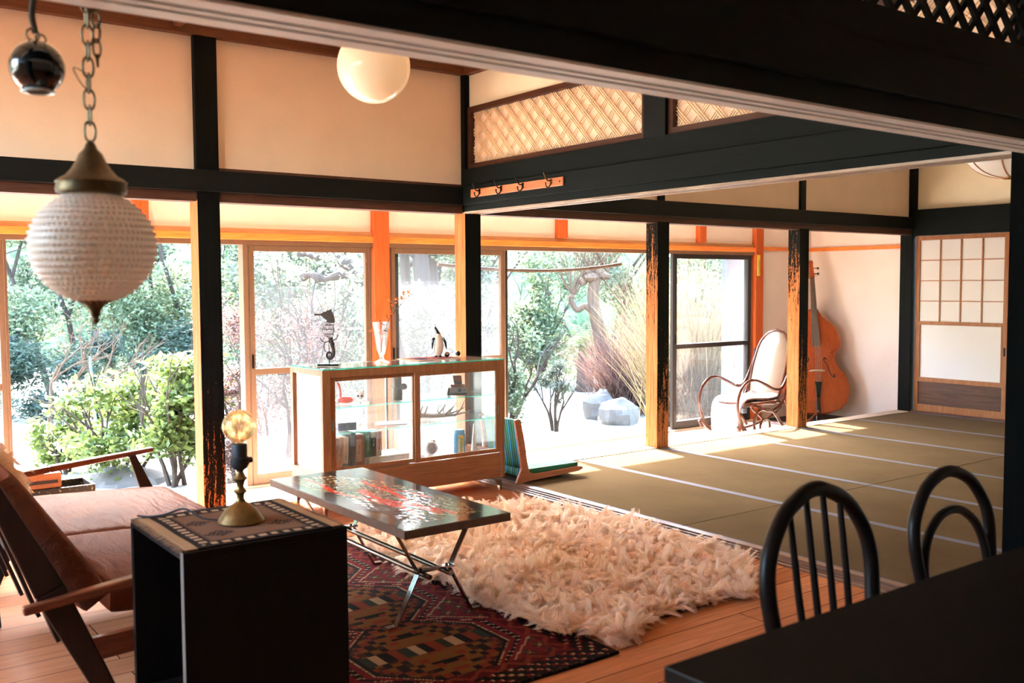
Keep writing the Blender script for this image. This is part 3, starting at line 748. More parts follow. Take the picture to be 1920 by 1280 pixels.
def vase():
    loc = (-.905, -.40, ZT)
    t = thing('glass_vase', 'tall flared clear glass vase on the glass cabinet, holding a berry twig', 'vase', loc)
    o = [(.047, 0), (.047, .006), (.03, .012), (.014, .022), (.013, .04), (.018, .052), (.026, .075), (.052, .247)]
    i = [(.0475, .247), (.0225, .08), (.012, .062), (.0, .058)]
    G().lathe(o+i, 14, cap=True).build('body', 'crystal', t, ang=25)
    w = thing('berry_twig', 'thin dark twig with orange berries and small leaves in the flared vase', 'twig', loc, VIEW)
    pts = smoothpath([(-.005, 0, .06), (.004, 0, .12), (.022, 0, .19), (.05, .0, .262), (.105, .0, .335), (.16, 0, .39), (.215, 0, .432)], 6)
    g = G(); n = len(pts); g.tube(pts, [.0022-.0012*i/n for i in range(n)], 6)
    side = []
    random.seed(3)
    def tw(a, L, ang):
        p = pts[a]; q = [p, p+Vector((math.cos(ang)*L*.5, random.uniform(-.01, .01), math.sin(ang)*L*.5+.005)), p+Vector((math.cos(ang)*L, random.uniform(-.02, .02), math.sin(ang)*L))]
        g.tube(smoothpath(q, 3), .0008, 5); side.append(q)
    for a, L, ang in ((10, .09, 2.9), (13, .07, 2.2), (17, .045, 1.9), (19, .05, 1.75), (22, .07, 2.2), (24, .055, 1.9), (27, .04, 1.8), (29, .04, 2.0), (31, .03, 1.8), (8, .06, 1.2)): tw(a, L, ang)
    g.build('stem', 'rust', w)
    l = []
    for q in side:
        b = G()
        for k in range(5):
            c = q[1].lerp(q[2], k/4)+Vector((random.uniform(-.008, .008), random.uniform(-.008, .008), random.uniform(-.006, .008)))
            b.ball(c, random.uniform(.0028, .0046), 6)
            l.append(c+Vector((random.uniform(-.01, .01), random.uniform(-.008, .008), random.uniform(-.01, .01))))
        b.build('berry_cluster', 'berry', w)
    for k in range(14, n, 3): G().ball(pts[k]+Vector((.003, 0, .004)), .0032, 6).build('berry', 'berry', w)
    V = []; Q = []
    for c in l:
        a = random.uniform(0, 6.28); d = Vector((math.cos(a), .3*math.sin(a*3), math.sin(a)))*.009; e = Vector((-math.sin(a), .6, math.cos(a)))*.004
        k = len(V); V += [c-d, c+e, c+d, c-e]; Q.append((k, k+1, k+2, k+3))
    npmesh('leaves', [tuple(v) for v in V], Q, 'leaf_orange', w, [random.random() for _ in V])
plain('berry', (222, 104, 40), 0.35)
vase()
def penguin():
    t = thing('penguin_figurine', 'slim black and white penguin figurine with raised beak on the small woven mat', 'figurine', (-.41, -.262, ZT+.004), VIEW)
    k = .000579; ctr = [(-.004, 0.0), (-.003, .03), (.002, .07), (.0, .11), (-.004, .145), (-.012, .165), (-.018, .182), (-.021, .197), (-.021, .212)]
    R = [.012, .026, .030, .026, .018, .013, .009, .003, .001]
    pts = smoothpath([(x, 0, z) for x, z in ctr], 4); rr = np.interp(np.linspace(0, 8, len(pts)), range(9), R)
    g = G(); g.tube(pts, list(rr), 20, sx=1.0); o = g.build('body', ['penguin_white', 'gloss_black'], t)
    for p in o.data.polygons:
        c = p.center
        p.material_index = 1 if (c.z > .150 or p.normal.y > .35 or (p.normal.x < -.75 and c.z > .02)) else 0
    for s in (-1, 1):
        a = (s*.028-.002, 0.0, .125); b = (s*.040+.002, -.004, .095); c = (s*.046+.004, -.002, .05)
        G().tube(smoothpath([a, b, c], 4), [.006, .0075, .008, .008, .008, .007, .006, .004, .002], 8, sx=.4).build('flipper', 'gloss_black', t)
        G().ball((s*.014-.002, -.014, .006), .012, 10, (1, 1.3, .5)).build('foot', 'gloss_black', t)
penguin()
for lab, x, y, m in (('small dark glass ball beside the penguin figurine, with a copper patch', -.355, -.275, 0), ('small dark glass ball farther from the penguin, by the corner post', -.262, -.262, 1)):
    t = thing('glass_ball', lab, 'ball', (x, y, ZT+.0195), group='dark glass balls on the cabinet')
    G().ball((0, 0, 0), .0175, 20).build('ball', 'gloss_black', t)
    if not m: G().lathe([(.0, .0176), (.006, .0168), (.010, .0146)], 14, M=Matrix.Rotation(rad(68), 4, 'X') @ Matrix.Rotation(rad(-20), 4, 'Y')).build('copper_patch', 'terracotta', t)
def clothmat():
    L, D = .36, .235; random.seed(5)
    def pos(u, v): return (u*L, v*D, .002+.0012*math.sin(u*9+v*5))
    def col(u, v):
        e = min(u*L, (1-u)*L, v*D, (1-v)*D)
        if e < .012: return (214, 176, 142)
        s = int(u*24)+int(v*14)
        if abs(u-.28) < .10 and abs(v-.5) < .22: return (44, 50, 84)
        return [(150, 92, 92), (120, 72, 84), (176, 122, 110), (96, 60, 70)][(s*7+int(u*12)*3) % 4]
    o = colorgrid('woven_mat', 90, 60, pos, col, 'woven'); o.location = (-.655, -.435, ZT-.0005); o.rotation_euler = (0, 0, rad(6))
    sd = o.modifiers.new('t', 'SOLIDIFY'); sd.thickness = .002; sd.offset = 1
    setp(o, 'small reddish woven mat with pale fringe, under the penguin figurine', 'mat')
    for side in (0, 1):
        V = []; Q = []
        for k in range(150):
            y = random.uniform(0, D); x = 0 if side == 0 else L; d = (-1 if side == 0 else 1)*random.uniform(.01, .02); j = random.uniform(-.004, .004)
            i = len(V); V += [(x, y, .003), (x, y+.0012, .003), (x+d, y+j+.001, .001), (x+d, y+j, .001)]; Q.append((i, i+1, i+2, i+3))
        npmesh('fringe', V, Q, 'fur_cream', o, [random.random()*.6 for _ in V])
clothmat()

# ---- things inside
def cat():
    t = thing('cat_figurine', 'white and red cat figurine with big eyes lying on the upper glass shelf', 'figurine', (-1.135, -.37, Z1), VIEW+.15)
    G().ball((.0, 0, .022), .03, 14, (1.7, .8, .72)).build('body', 'red_plastic', t)
    h = G().ball((.085, -.012, .048), .027, 16, (1, .85, .92)).build('head', 'white_ceramic', t)
    for s in (-1, 1): G().lathe([(.009, 0), (.0005, .018)], 8, (.085+s*.018, -.010, .066)).build('ear', 'white_ceramic', h)
    for s in (-1, 1):
        G().ball((.085+s*.011, -.034, .048), .0072, 10, (1, .4, 1)).build('eye', 'gloss_black', h)
    G().ball((.085, -.037, .040), .002, 6).build('nose', 'red_plastic', h)
    for x in (.05, .10): G().tube(smoothpath([(x, -.01, .02), (x+.025, -.022, .010), (x+.04, -.03, .007)], 3), .0075, 8).build('paw', 'white_ceramic', t)
    for s in (-1, 1): G().ball((-.055, s*.014, .012), .016, 10, (1.5, .8, .8)).build('hind_leg', 'white_ceramic', t)
    G().tube(smoothpath([(-.03, 0, .03), (-.028, 0, .06), (-.034, 0, .10), (-.045, 0, .125)], 4), .007, 8).build('tail', 'red_plastic', t)
cat()
def canister():
    t = thing('metal_canister', 'dark olive metal canister with a round side knob on the upper glass shelf', 'canister', (-.80, -.40, Z1), VIEW)
    G().lathe([(.030, 0), (.032, .003), (.032, .075), (.028, .078), (.028, .135), (.022, .140)], 24).build('body', 'olive_metal', t)
    G().lathe([(.019, -.008), (.021, 0), (.019, .008)], 18, (.042, -.01, .082), Matrix.Rotation(rad(70), 4, 'X')).build('knob', 'olive_metal', t)
canister()
def camera_obj():
    t = thing('instant_camera', 'folding instant camera in chrome and brown leather on the upper glass shelf', 'camera', (-.36, -.40, Z1), VIEW+.12)
    G().prism([(-.05, 0), (.056, 0), (.056, .034), (.045, .05), (-.045, .05), (-.05, .034)], -.03, .05, 'y').build('body', 'steel', t, smooth=False, bevel=.002)
    G().box(-.052, .058, -.036, -.028, 0, .016).build('film_door', 'gloss_black', t, smooth=False, bevel=.002)
    G().prism([(-.066, .0), (-.05, 0), (-.05, .05), (-.058, .045)], -.025, .05, 'y').build('bellows', 'matte_black', t, smooth=False)
    G().box(-.042, .045, -.022, .05, .050, .068).build('leather_panel', 'leather_piping', t, smooth=False, bevel=.002)
    G().box(-.022, .028, -.02, .02, .066, .085).build('viewfinder', 'gloss_black', t, smooth=False, bevel=.003)
    G().prism([(-.024, .083), (.03, .083), (.024, .125), (-.03, .125)], -.018, -.006, 'y').build('hood', 'leather_piping', t, smooth=False, bevel=.002)
    l = G().lathe([(.013, 0), (.013, .006), (.009, .008)], 20, (.012, -.030, .032), Matrix.Rotation(rad(90), 4, 'X')).build('lens', 'gloss_black', t)
    G().lathe([(.005, 0), (.005, .004)], 12, (-.036, -.030, .034), Matrix.Rotation(rad(90), 4, 'X')).build('shutter_button', 'red_plastic', t)
    G().lathe([(.006, 0), (.006, .004)], 12, (.042, -.030, .034), Matrix.Rotation(rad(90), 4, 'X')).build('eye_window', 'gloss_black', t)
camera_obj()
def smallbox():
    t = thing('small_box', 'small dark box with purple patterned lid on the middle glass shelf', 'box', (-1.15, -.40, Z2), VIEW+.45)
    G().box(-.055, .055, -.035, .035, 0, .045).build('body', 'navy', t, smooth=False, bevel=.001)
    def c(u, v): return random.choice([(150, 130, 180), (96, 84, 130), (190, 150, 170), (60, 56, 92)])
    random.seed(2); colorgrid('lid', 22, 14, lambda u, v: (-.056+.112*u, -.036+.072*v, .0462), c, 'printed', t)
    colorgrid('end_panel', 14, 9, lambda u, v: (-.0562, .036-.072*u, .001+.045*v), c, 'printed', t)
    text('◇', .025, 'bone', t, (0, -.0352, .022), (PI/2, 0, 0), name='emblem')
plain('navy', (40, 42, 58), 0.5)
smallbox()
for i, (x, y, r, c, lab) in enumerate(((-.80, -.37, .3, 'pale_blue', 'pale blue printed booklet lying on the middle glass shelf, top of two'), (-.82, -.355, .12, 'leather_piping', 'brown edged folder under the pale blue booklet on the middle glass shelf'))):
    z = Z2+(.005 if i == 0 else 0)
    if i == 0: plain('pale_blue', (158, 178, 214), .4)
    t = thing('booklet', lab, 'booklet', (x, y, z), VIEW+r)
    G().box(-.095, .095, -.065, .065, 0, .0045).build('cover', c, t, smooth=False)
    G().box(-.094, .094, -.0655, .0652, .001, .0035).build('pages', 'paper', t, smooth=False)
    if i == 0: G().box(-.03, .02, -.02, .035, .0046, .0049).build('picture', 'navy2' if 'navy2' in MATS else 'steel', t, smooth=False)
def antler(lab, loc, rz, fl, s=1.0, roll=0):
    t = thing('antler', lab, 'antler', loc, rz, 'deer antlers in the cabinet')
    main = smoothpath([(-.17, 0, .018), (-.14, 0, .020), (-.07, .01*fl, .016), (.0, .02*fl, .018), (.06, .02*fl, .024), (.12, .01*fl, .040), (.17, -.01*fl, .060)], 5)
    n = len(main); g = G().tube([p*s for p in main], [(.0125-.010*(i/n)**1.4)*s for i in range(n)], 10)
    for a, b, c, r in ((-.145, (-.13, .0, .05), (-.115, -.01*fl, .085), .008), (-.01, (.01, .0, .045), (.045, -.02*fl, .082), .0085), (.05, (.09, 0, .06), (.118, .02*fl, .115), .008), (.0, (-.02, .05*fl, .05), (-.005, .07*fl, .095), .005)):
        q = smoothpath([(a, .01*fl if a > -.1 else 0, .018), b, c], 5); g.tube([p*s for p in q], [(r*(1-.85*(i/(len(q)-1))))*s for i in range(len(q))], 8)
    g.build('beam', 'bone', t)
    G().ball((-.172*s, 0, .018*s), .017*s, 12, (.6, 1, 1)).build('burr', 'bone', t)
antler('branched deer antler lying on the middle glass shelf, its tips towards the camera', (-.44, -.39, Z2+.002), VIEW+.05, 1)
antler('second deer antler behind the first on the middle glass shelf', (-.43, -.30, Z2+.004), VIEW+.14, -1, .92)

def book(lab, x, w, h, d, cover, spine=None, lean=0.0, txt='', tcol='ink', z=None, tsz=.014, band=None, y=-.50):
    z = Z0 if z is None else z
    t = thing('book', lab, 'book', (x, y, z), 0, 'books standing in the cabinet')
    t.rotation_euler = (0, lean, 0)
    G().box(0, w, 0, d, 0, h).build('cover', cover, t, smooth=False, bevel=.0012)
    G().box(.0015, w-.0015, .003, d+.0008, -.0004 if not lean else .001, h+.0008).build('pages', 'paper', t, smooth=False)
    if band:
        for b0, b1, bm in band: G().box(-.0004, w+.0004, -.0006, .01, b0*h, b1*h).build('spine_band', bm, t, smooth=False)
    if txt:
        text('\n'.join(txt) if not txt.isascii() else txt, tsz, tcol, t, (w/2, -.0009, h*.55), (PI/2, 0, 0) if not txt.isascii() else (PI/2, PI/2, 0), .0002)
plain('c_green', (150, 178, 92), .5, bump=0); plain('c_brown', (138, 92, 72), .6, bump=0); plain('c_tan', (188, 144, 100), .6, bump=0); plain('c_orange', (216, 126, 66), .5, bump=0)
plain('c_cream', (222, 200, 168), .6, bump=0); plain('c_dark', (52, 50, 48), .4, bump=0); plain('c_beige', (190, 148, 112), .6, bump=0); plain('c_rust', (150, 84, 54), .6, bump=0)
plain('c_dkgreen', (34, 104, 66), .5, bump=0); plain('c_red', (180, 44, 46), .45, bump=0); plain('c_greybeige', (186, 168, 138), .6, bump=0); plain('c_slate', (120, 130, 132), .6, bump=0)
book('light green paperback leaning at the end of the book row, nearest the cabinet side', -1.335, .024, .175, .13, 'c_green', lean=.16, txt='インテリア', tsz=.013)
book('thick brown book leaning against the light green paperback', -1.312, .032, .195, .14, 'c_brown', lean=.17, txt='住まいの図鑑', tsz=.013)
book('slim tan book with an orange foot, leaning beside the thick brown book', -1.262, .020, .195, .13, 'c_tan', lean=.12, txt='日本の家', tsz=.012, band=[(0, .3, 'c_orange')])
book('cream book with black title and grey foot, beside the slim tan book', -1.222, .030, .190, .14, 'c_cream', lean=.05, txt='イラストで見る', tsz=.013, band=[(0, .2, 'c_slate')])
book('tall black and grey photo book in the middle of the book row', -1.172, .030, .212, .15, 'c_dark', lean=.02, band=[(.62, .93, 'c_slate')])
book('beige book with brown head and foot, right after the tall black book', -1.134, .034, .198, .14, 'c_beige', txt='素朴な家', tsz=.013, band=[(0, .2, 'c_rust'), (.86, 1, 'c_rust')])
book('narrow rust coloured book beside the dark green one', -1.098, .016, .196, .14, 'c_rust', txt='', band=None)
zl = Z0+.058
t = thing('book', 'thick cream book with a green ruled border lying flat under the upright books', 'book', (-1.078, -.50, Z0), 0, 'books lying flat in the cabinet')
G().box(.03, .30, 0, .19, 0, .055).build('cover', 'c_cream', t, smooth=False, bevel=.001); G().box(.032, .302, .003, .191, .003, .052).build('pages', 'paper', t, smooth=False)
g = G()
for a, b, c, d in ((.05, .285, .044, .0455), (.05, .285, .008, .0095), (.05, .0515, .008, .0455), (.2835, .285, .008, .0455)): g.box(a, b, -.0006, .0005, c, d)
g.build('border_line', 'green_ink', t, smooth=False)
t = thing('book', 'small upright cream volume with black title at the end of the flat green-ruled book', 'book', (-1.078, -.50, Z0), 0, 'books standing in the cabinet')
G().box(0, .028, 0, .16, 0, .055).build('cover', 'c_greybeige', t, smooth=False, bevel=.001); text('家\nの\n本', .012, 'ink', t, (.014, -.0008, .028), (PI/2, 0, 0), .0002)
book('dark green paperback with white title standing on the flat books', -1.076, .036, .150, .12, 'c_dkgreen', txt='ガーデニング', tcol='white_ink', z=zl, tsz=.015)
book('grey-beige book with a black arrow label standing beside the dark green paperback', -1.036, .030, .146, .12, 'c_greybeige', z=zl, txt='ダッチ', tcol='white_ink', tsz=.014, band=[(.02, .78, 'c_dark')])
book('plain grey-beige book between the black-labelled and the red one', -1.004, .018, .146, .12, 'c_greybeige', z=zl)
book('red spined book reading NO KOBERI at the end of the upright books', -.984, .017, .148, .12, 'c_greybeige', z=zl, txt='NO KOBERI', tcol='white_ink', tsz=.017, band=[(.25, 1, 'c_red')])

def paperweight():
    t = thing('glass_paperweight', 'round glass ball with a terracotta disc inside, at the bottom of the cabinet', 'paperweight', (-.575, -.43, Z0), VIEW)
    G().lathe([(.03, 0), (.028, .01), (.02, .016)], 20).build('stand', 'crystal', t)
    G().ball((0, 0, .052), .042, 24).build('ball', 'crystal', t)
    M = Matrix.Rotation(rad(90), 4, 'X')
    G().lathe([(.001, -.004), (.029, -.004), (.030, 0), (.029, .004), (.001, .004)], 28, (0, 0, .052), M).build('disc', 'terracotta', t)
    G().ball((0, -.006, .052), .011, 12, (.8, .4, 1.3)).build('relief', 'terracotta', t)
paperweight()
def tin():
    t = thing('tea_tin', 'pale blue tin with yellow label in red and green characters inside the cabinet', 'tin', (-.385, -.455, Z0), VIEW)
    G().lathe([(.036, 0), (.037, .002), (.037, .132), (.034, .134), (.034, .150), (.030, .155)], 32).build('body', 'blue_tin', t)
    V = []; n = 10
    g = G(); vs = []
    for i in range(n+1):
        a = -PI/2-.1+(.95)*i/n
        vs += [(.0376*math.cos(a), .0376*math.sin(a), .012), (.0376*math.cos(a), .0376*math.sin(a), .122)]
    g.add(vs, [(2*i, 2*i+2, 2*i+3, 2*i+1) for i in range(n)]); g.build('label', 'yellow_label', t)
    a = -PI/2+.375
    text('特\n級\n銘\n茶', .024, 'green_ink', t, (.0388*math.cos(a), .0388*math.sin(a), .060), (PI/2, 0, a+PI/2), .0003, sx=.8)
    text('茶', .016, 'red_ink', t, (.0386*math.cos(a-.3), .0386*math.sin(a-.3), .108), (PI/2, 0, a-.3+PI/2), .0003)
tin()
t = thing('white_cone', 'slender white cone ornament standing at the end of the cabinet floor', 'ornament', (-.235, -.40, Z0))
G().lathe([(.020, 0), (.019, .004), (.004, .17), (.001, .175)], 18).build('cone', 'white_ceramic', t)
t = thing('plastic_wrap', 'crumpled clear plastic bag behind the round glass ball in the cabinet', 'plastic bag', (-.60, -.315, Z0))
def crumple(r, h, n, mat, par, name, seed=1):
    random.seed(seed); g = G(); prof = [(r*(.7+.3*math.sin(PI*k/9))*(1 if k < 8 else .5), h*k/9) for k in range(10)]
    g.lathe(prof, n, cap=False); g.v = [tuple(Vector(p)+Vector((random.uniform(-.12, .12)*r, random.uniform(-.12, .12)*r, 0))) for p in g.v]
    return g.build(name, mat, par, ang=15)
crumple(.05, .17, 18, 'clear_film', t, 'bag')
t = thing('wooden_block', 'small upright wooden block behind the round glass ball in the cabinet', 'block', (-.505, -.33, Z0)); G().box(-.012, .012, -.012, .012, 0, .085).build('block', 'cabinet_z', t, smooth=False, bevel=.002)

# ---- tile topped coffee table
def coffee_table():
    x0, x1, y0, y1, zt = -1.975, -1.485, -2.475, -1.235, .40
    t = thing('coffee_table', 'low coffee table with glazed tile top in black, gold and red on crossed chrome legs', 'coffee table', (x0, y0, 0))
    L, D = x1-x0, y1-y0
    random.seed(11)
    def streak(v, base, amp, ph): return base+amp*math.sin(v*6+ph)+.025*math.sin(v*17+ph*2)
    from mathutils import noise as NZ
    def col(u, v):
        a = u*L; b = v*D; px_, py_ = .163, .155
        ga = a % px_; gb = b % py_
        if min(ga, px_-ga) < .0012 or min(gb, py_-gb) < .0012: return (36, 32, 28)
        n1 = NZ.noise(Vector((a*9, b*4, 0))); n2 = NZ.noise(Vector((a*60, b*36, 3))); n3 = NZ.noise(Vector((a*150, b*110, 7)))
        # the relief runs down the length of the table
        dens = 1-((u-.5-.10*math.sin(v*5))/.40)**2
        for (base, amp, ph, w, v0, v1) in ((.30, .07, 0.4, .030, .30, .92), (.50, .08, 1.6, .040, .12, .62), (.62, .05, 2.9, .026, .10, .75), (.36, .05, 5.0, .028, .10, .40), (.74, .04, .6, .02, .35, .62)):
            s = streak(v, base, amp, ph); ww = w*(.55+.6*abs(math.sin(v*11+ph)))
            if v0 < v < v1 and abs(u-s) < ww: return (206, 44, 34) if n3 < .25 else (232, 96, 60)
        if 0.06 < v < .93 and dens+n1*.9 > .45:
            k = n2+n3*.8
            if k > .30: return (176, 150, 104)
            if k > .08: return (112, 84, 46)
            if k > -.2: return (58, 44, 30)
            return (30, 34, 30)
        return (22, 34, 32) if n1 < .5 else (120, 96, 60)
    def pos(u, v):
        a, b = u*L, v*D; dens = 1-((u-.5)/.4)**2
        z = .0006*NZ.noise(Vector((a*60, b*36, 3))) if dens > .25 and .06 < v < .93 else 0
        return (.004+u*(L-.008), .004+v*(D-.008), zt+.0015+z)
    G().box(0, L, 0, D, zt-.032, zt).build('tabletop', 'table_edge', t, smooth=False, bevel=.002)
    colorgrid('tiles', 130, 300, pos, col, 'glazed', t)
    c = .185
    for yy in (.095, .90):
        for sx in (-1, 1):
            G().bar((c+sx*.165, yy, zt-.033), (c+sx*.078, yy, .212), .028, .006, (sx*.8, 0, .6)).bar((c+sx*.120, yy, zt-.035), (c+sx*.172, yy, zt-.035), .028, .005).build('leg', 'chrome', t, smooth=False, bevel=.001)
            G().bar((c+sx*.074, yy, .198), (c+sx*.172, yy, .016), .028, .006, (-sx*.8, 0, .6)).bar((c+sx*.168, yy, .0155), (c+sx*.215, yy, .0145), .028, .005).build('leg', 'chrome', t, smooth=False, bevel=.001)
        G().box(c-.088, c+.088, yy-.014, yy+.014, .202, .212).build('clamp_bar', 'chrome', t, smooth=False, bevel=.001)
        for sx in (-1, 1): G().lathe([(.006, 0), (.006, .006)], 8, (c+sx*.06, yy, .212)).build('bolt', 'matte_black', t)
    for sx in (-1, 1): G().tube([(c+sx*.048, .045, .192), (c+sx*.048, .96, .192)], .0105, 14).build('stretcher', 'chrome', t)
plain('table_edge', (96, 72, 56), .5, 0, .2)
coffee_table()

# ---- persian rug
def persian():
    x0, x1, y0, y1 = -2.50, -1.455, -3.075, -1.05
    L, D = x1-x0, y1-y0; NX, NY = 117, 226
    random.seed(4); RD = [[random.random() for _ in range(240)] for _ in range(240)]
    RED, DRED, GOLD, CREAM, BLK, RUST, GRN = (92, 20, 28), (70, 16, 22), (96, 62, 28), (140, 116, 88), (20, 17, 17), (100, 40, 26), (36, 42, 34)
    def col(u, v):
        a = u*L; b = v*D; ax = min(a, L-a); by = min(b, D-b)
        i = int(a/.009); j = int(b/.009); r = RD[i % 240][j % 240]
        e = min(ax, by)
        if e < .018: return BLK if r < .8 else (60, 44, 36)
        if e < .11:                      # zigzag guard border
            s = a if by < ax else b; q = e-.018
            k = (int(s/.026)+int(q/.018)) % 3
            return BLK if k == 0 else (CREAM if k == 1 and r > .35 and int(s/.013) % 2 else (RED if k == 1 else BLK))
        if e < .16:
            s = a if by < ax else b; k = abs((s % .11)/.055-1)*.05
            return RUST if abs((e-.11)-k) < .012 else DRED
        # flower speckles in the field near the edge
        cx, n = L/2, 3; hh = (D-.32)/3; cyi = int((b-.16)/hh); cy = .16+hh*(cyi+.5)
        dx = abs(a-cx); dy = abs(b-cy); hx = (L-.50)/2; hyy = hh/2-.02
        m = dx/(hx)+max(0, dy-hyy*.45)/(hyy*.55)*.55      # stretched hexagon
        m2 = dx/(hx+.10)+max(0, dy-hyy*.45)/(hyy*.6)*.5
        if abs(m2-1) < .016 : return CREAM
        if m2 > 1:
            fx, fy = (a % .075)-.0375, ((b+.0375*(int(a/.075) % 2)) % .075)-.0375
            d = abs(fx)+abs(fy)
            if d < .008: return CREAM
            if abs(abs(fx)-abs(fy)) < .006 and d < .04: return GOLD
            if d < .034: return GRN if r < .6 else DRED
            return RED
        if m > 1:
            s = b+a*.5
            if abs(m-1.0) < .03: return CREAM if r > .25 else GOLD
            return (CREAM if (s % .04) < .009 else BLK) if abs((m+m2)/2-1.02) < .035 else RED
        if m > .93: return BLK
        # stepped figures inside
        si, sj = int(dx/.03), int(dy/.03)
        if dy < .045: return [CREAM, BLK, RUST, GRN][(int((a+.02)/.04)) % 4]
        if dx < .13 and dy < .26 and si < 4-sj*.4: return RUST if (si*2+sj) % 6 == 1 else (BLK if abs(dy-.15) < .02 and dx < .07 else GOLD)
        if (si+sj) % 5 == 0: return RUST
        if (si*3+sj*5) % 7 < 3: return (30, 20, 20)
        return GOLD if (si+2*sj) % 4 < 2 else (54, 30, 24)
    o = colorgrid('persian_rug', NX, NY, lambda u, v: (u*L, v*D, .010), col, 'woven'); o.location = (x0, y0, 0)
    sd = o.modifiers.new('t', 'SOLIDIFY'); sd.thickness = .008; sd.offset = -1
    setp(o, 'dark red patterned wool rug with stepped medallions on the plank floor under the coffee table', 'rug')
persian()

# ---- fur
def strands(name, P, N, LEN, W, mat, parent=None, seed=1, clump=.06, droop=.6, spread=.7, wave=.25, minz=None, segs=4, dirf=None, clumpf=.72):
    """curved tapering wool fibres rooted at P along N (all numpy)"""
    rs = np.random.RandomState(seed); n = len(P); P = np.asarray(P, float); N = np.asarray(N, float)
    N /= np.linalg.norm(N, axis=1)[:, None]+1e-9
    cell = np.floor(P/clump).astype(int); key = cell[:, 0]*73856093 ^ cell[:, 1]*19349663 ^ cell[:, 2]*83492791
    uk, inv = np.unique(key, return_inverse=True)
    cd_ = rs.normal(0, 1, (len(uk), 3)); cl = rs.uniform(.65, 1.25, len(uk)); cr = rs.uniform(0, 1, len(uk))
    cc = np.zeros((len(uk), 3)); cnt = np.zeros(len(uk)); np.add.at(cc, inv, P); np.add.at(cnt, inv, 1); cc /= cnt[:, None]
    T = cd_[inv]*spread + rs.normal(0, .28, (n, 3)); 
    if dirf is not None: T = T*.6+dirf(P)
    T -= N*(T*N).sum(1)[:, None]
    L = LEN*cl[inv]*rs.uniform(.6, 1.15, n)
    tip = P+N*L[:, None]*.75+T*L[:, None]*.7; tip[:, 2] -= droop*L*.35
    tc_ = cc+cd_*0; ctip = cc[inv]+(cd_[inv]*spread*.55+N*.7)*LEN*cl[inv][:, None]; ctip[:, 2] -= droop*LEN*.3; tip = tip+(ctip-tip)*clumpf
    V = np.zeros((n, segs+1, 2, 3)); side = np.cross(T+1e-3, N); side /= np.linalg.norm(side, axis=1)[:, None]+1e-9
    side = side+rs.normal(0, .5, (n, 3)); side /= np.linalg.norm(side, axis=1)[:, None]+1e-9
    ph = rs.uniform(0, 6.28, n)
    for s in range(segs+1):
        t = s/segs; c = P*(1-t)**2+2*(P+N*L[:, None]*.6)*t*(1-t)+tip*t*t
        c = c+np.cross(side, N)*(np.sin(t*7+ph)*L*wave*.2*t)[:, None]
        w = W*(1-t*.85)
        V[:, s, 0] = c-side*w/2; V[:, s, 1] = c+side*w/2
    if minz is not None: V[..., 2] = np.maximum(V[..., 2], minz)
    V = V.reshape(-1, 3); b = np.arange(n)[:, None]*(segs+1)*2; Q = []
    for s in range(segs): Q.append(np.concatenate([b+2*s, b+2*s+1, b+2*s+3, b+2*s+2], axis=1))
    Q = np.stack(Q, 1).reshape(-1, 4)
    rn = np.clip(cr[inv]*.5+rs.uniform(0, .6, n), 0, 1); rn = np.repeat(rn, (segs+1)*2)
    o = npmesh(name, V, Q, mat, parent, rn); o['kind'] = 'stuff'; return o
def inpoly(x, y, poly):
    x = np.asarray(x); y = np.asarray(y); c = np.zeros(x.shape, bool); n = len(poly)
    for i in range(n):
        x1, y1 = poly[i]; x2, y2 = poly[(i+1) % n]
        k = ((y1 > y) != (y2 > y)) & (x < (x2-x1)*(y-y1)/(y2-y1+1e-12)+x1); c ^= k
    return c
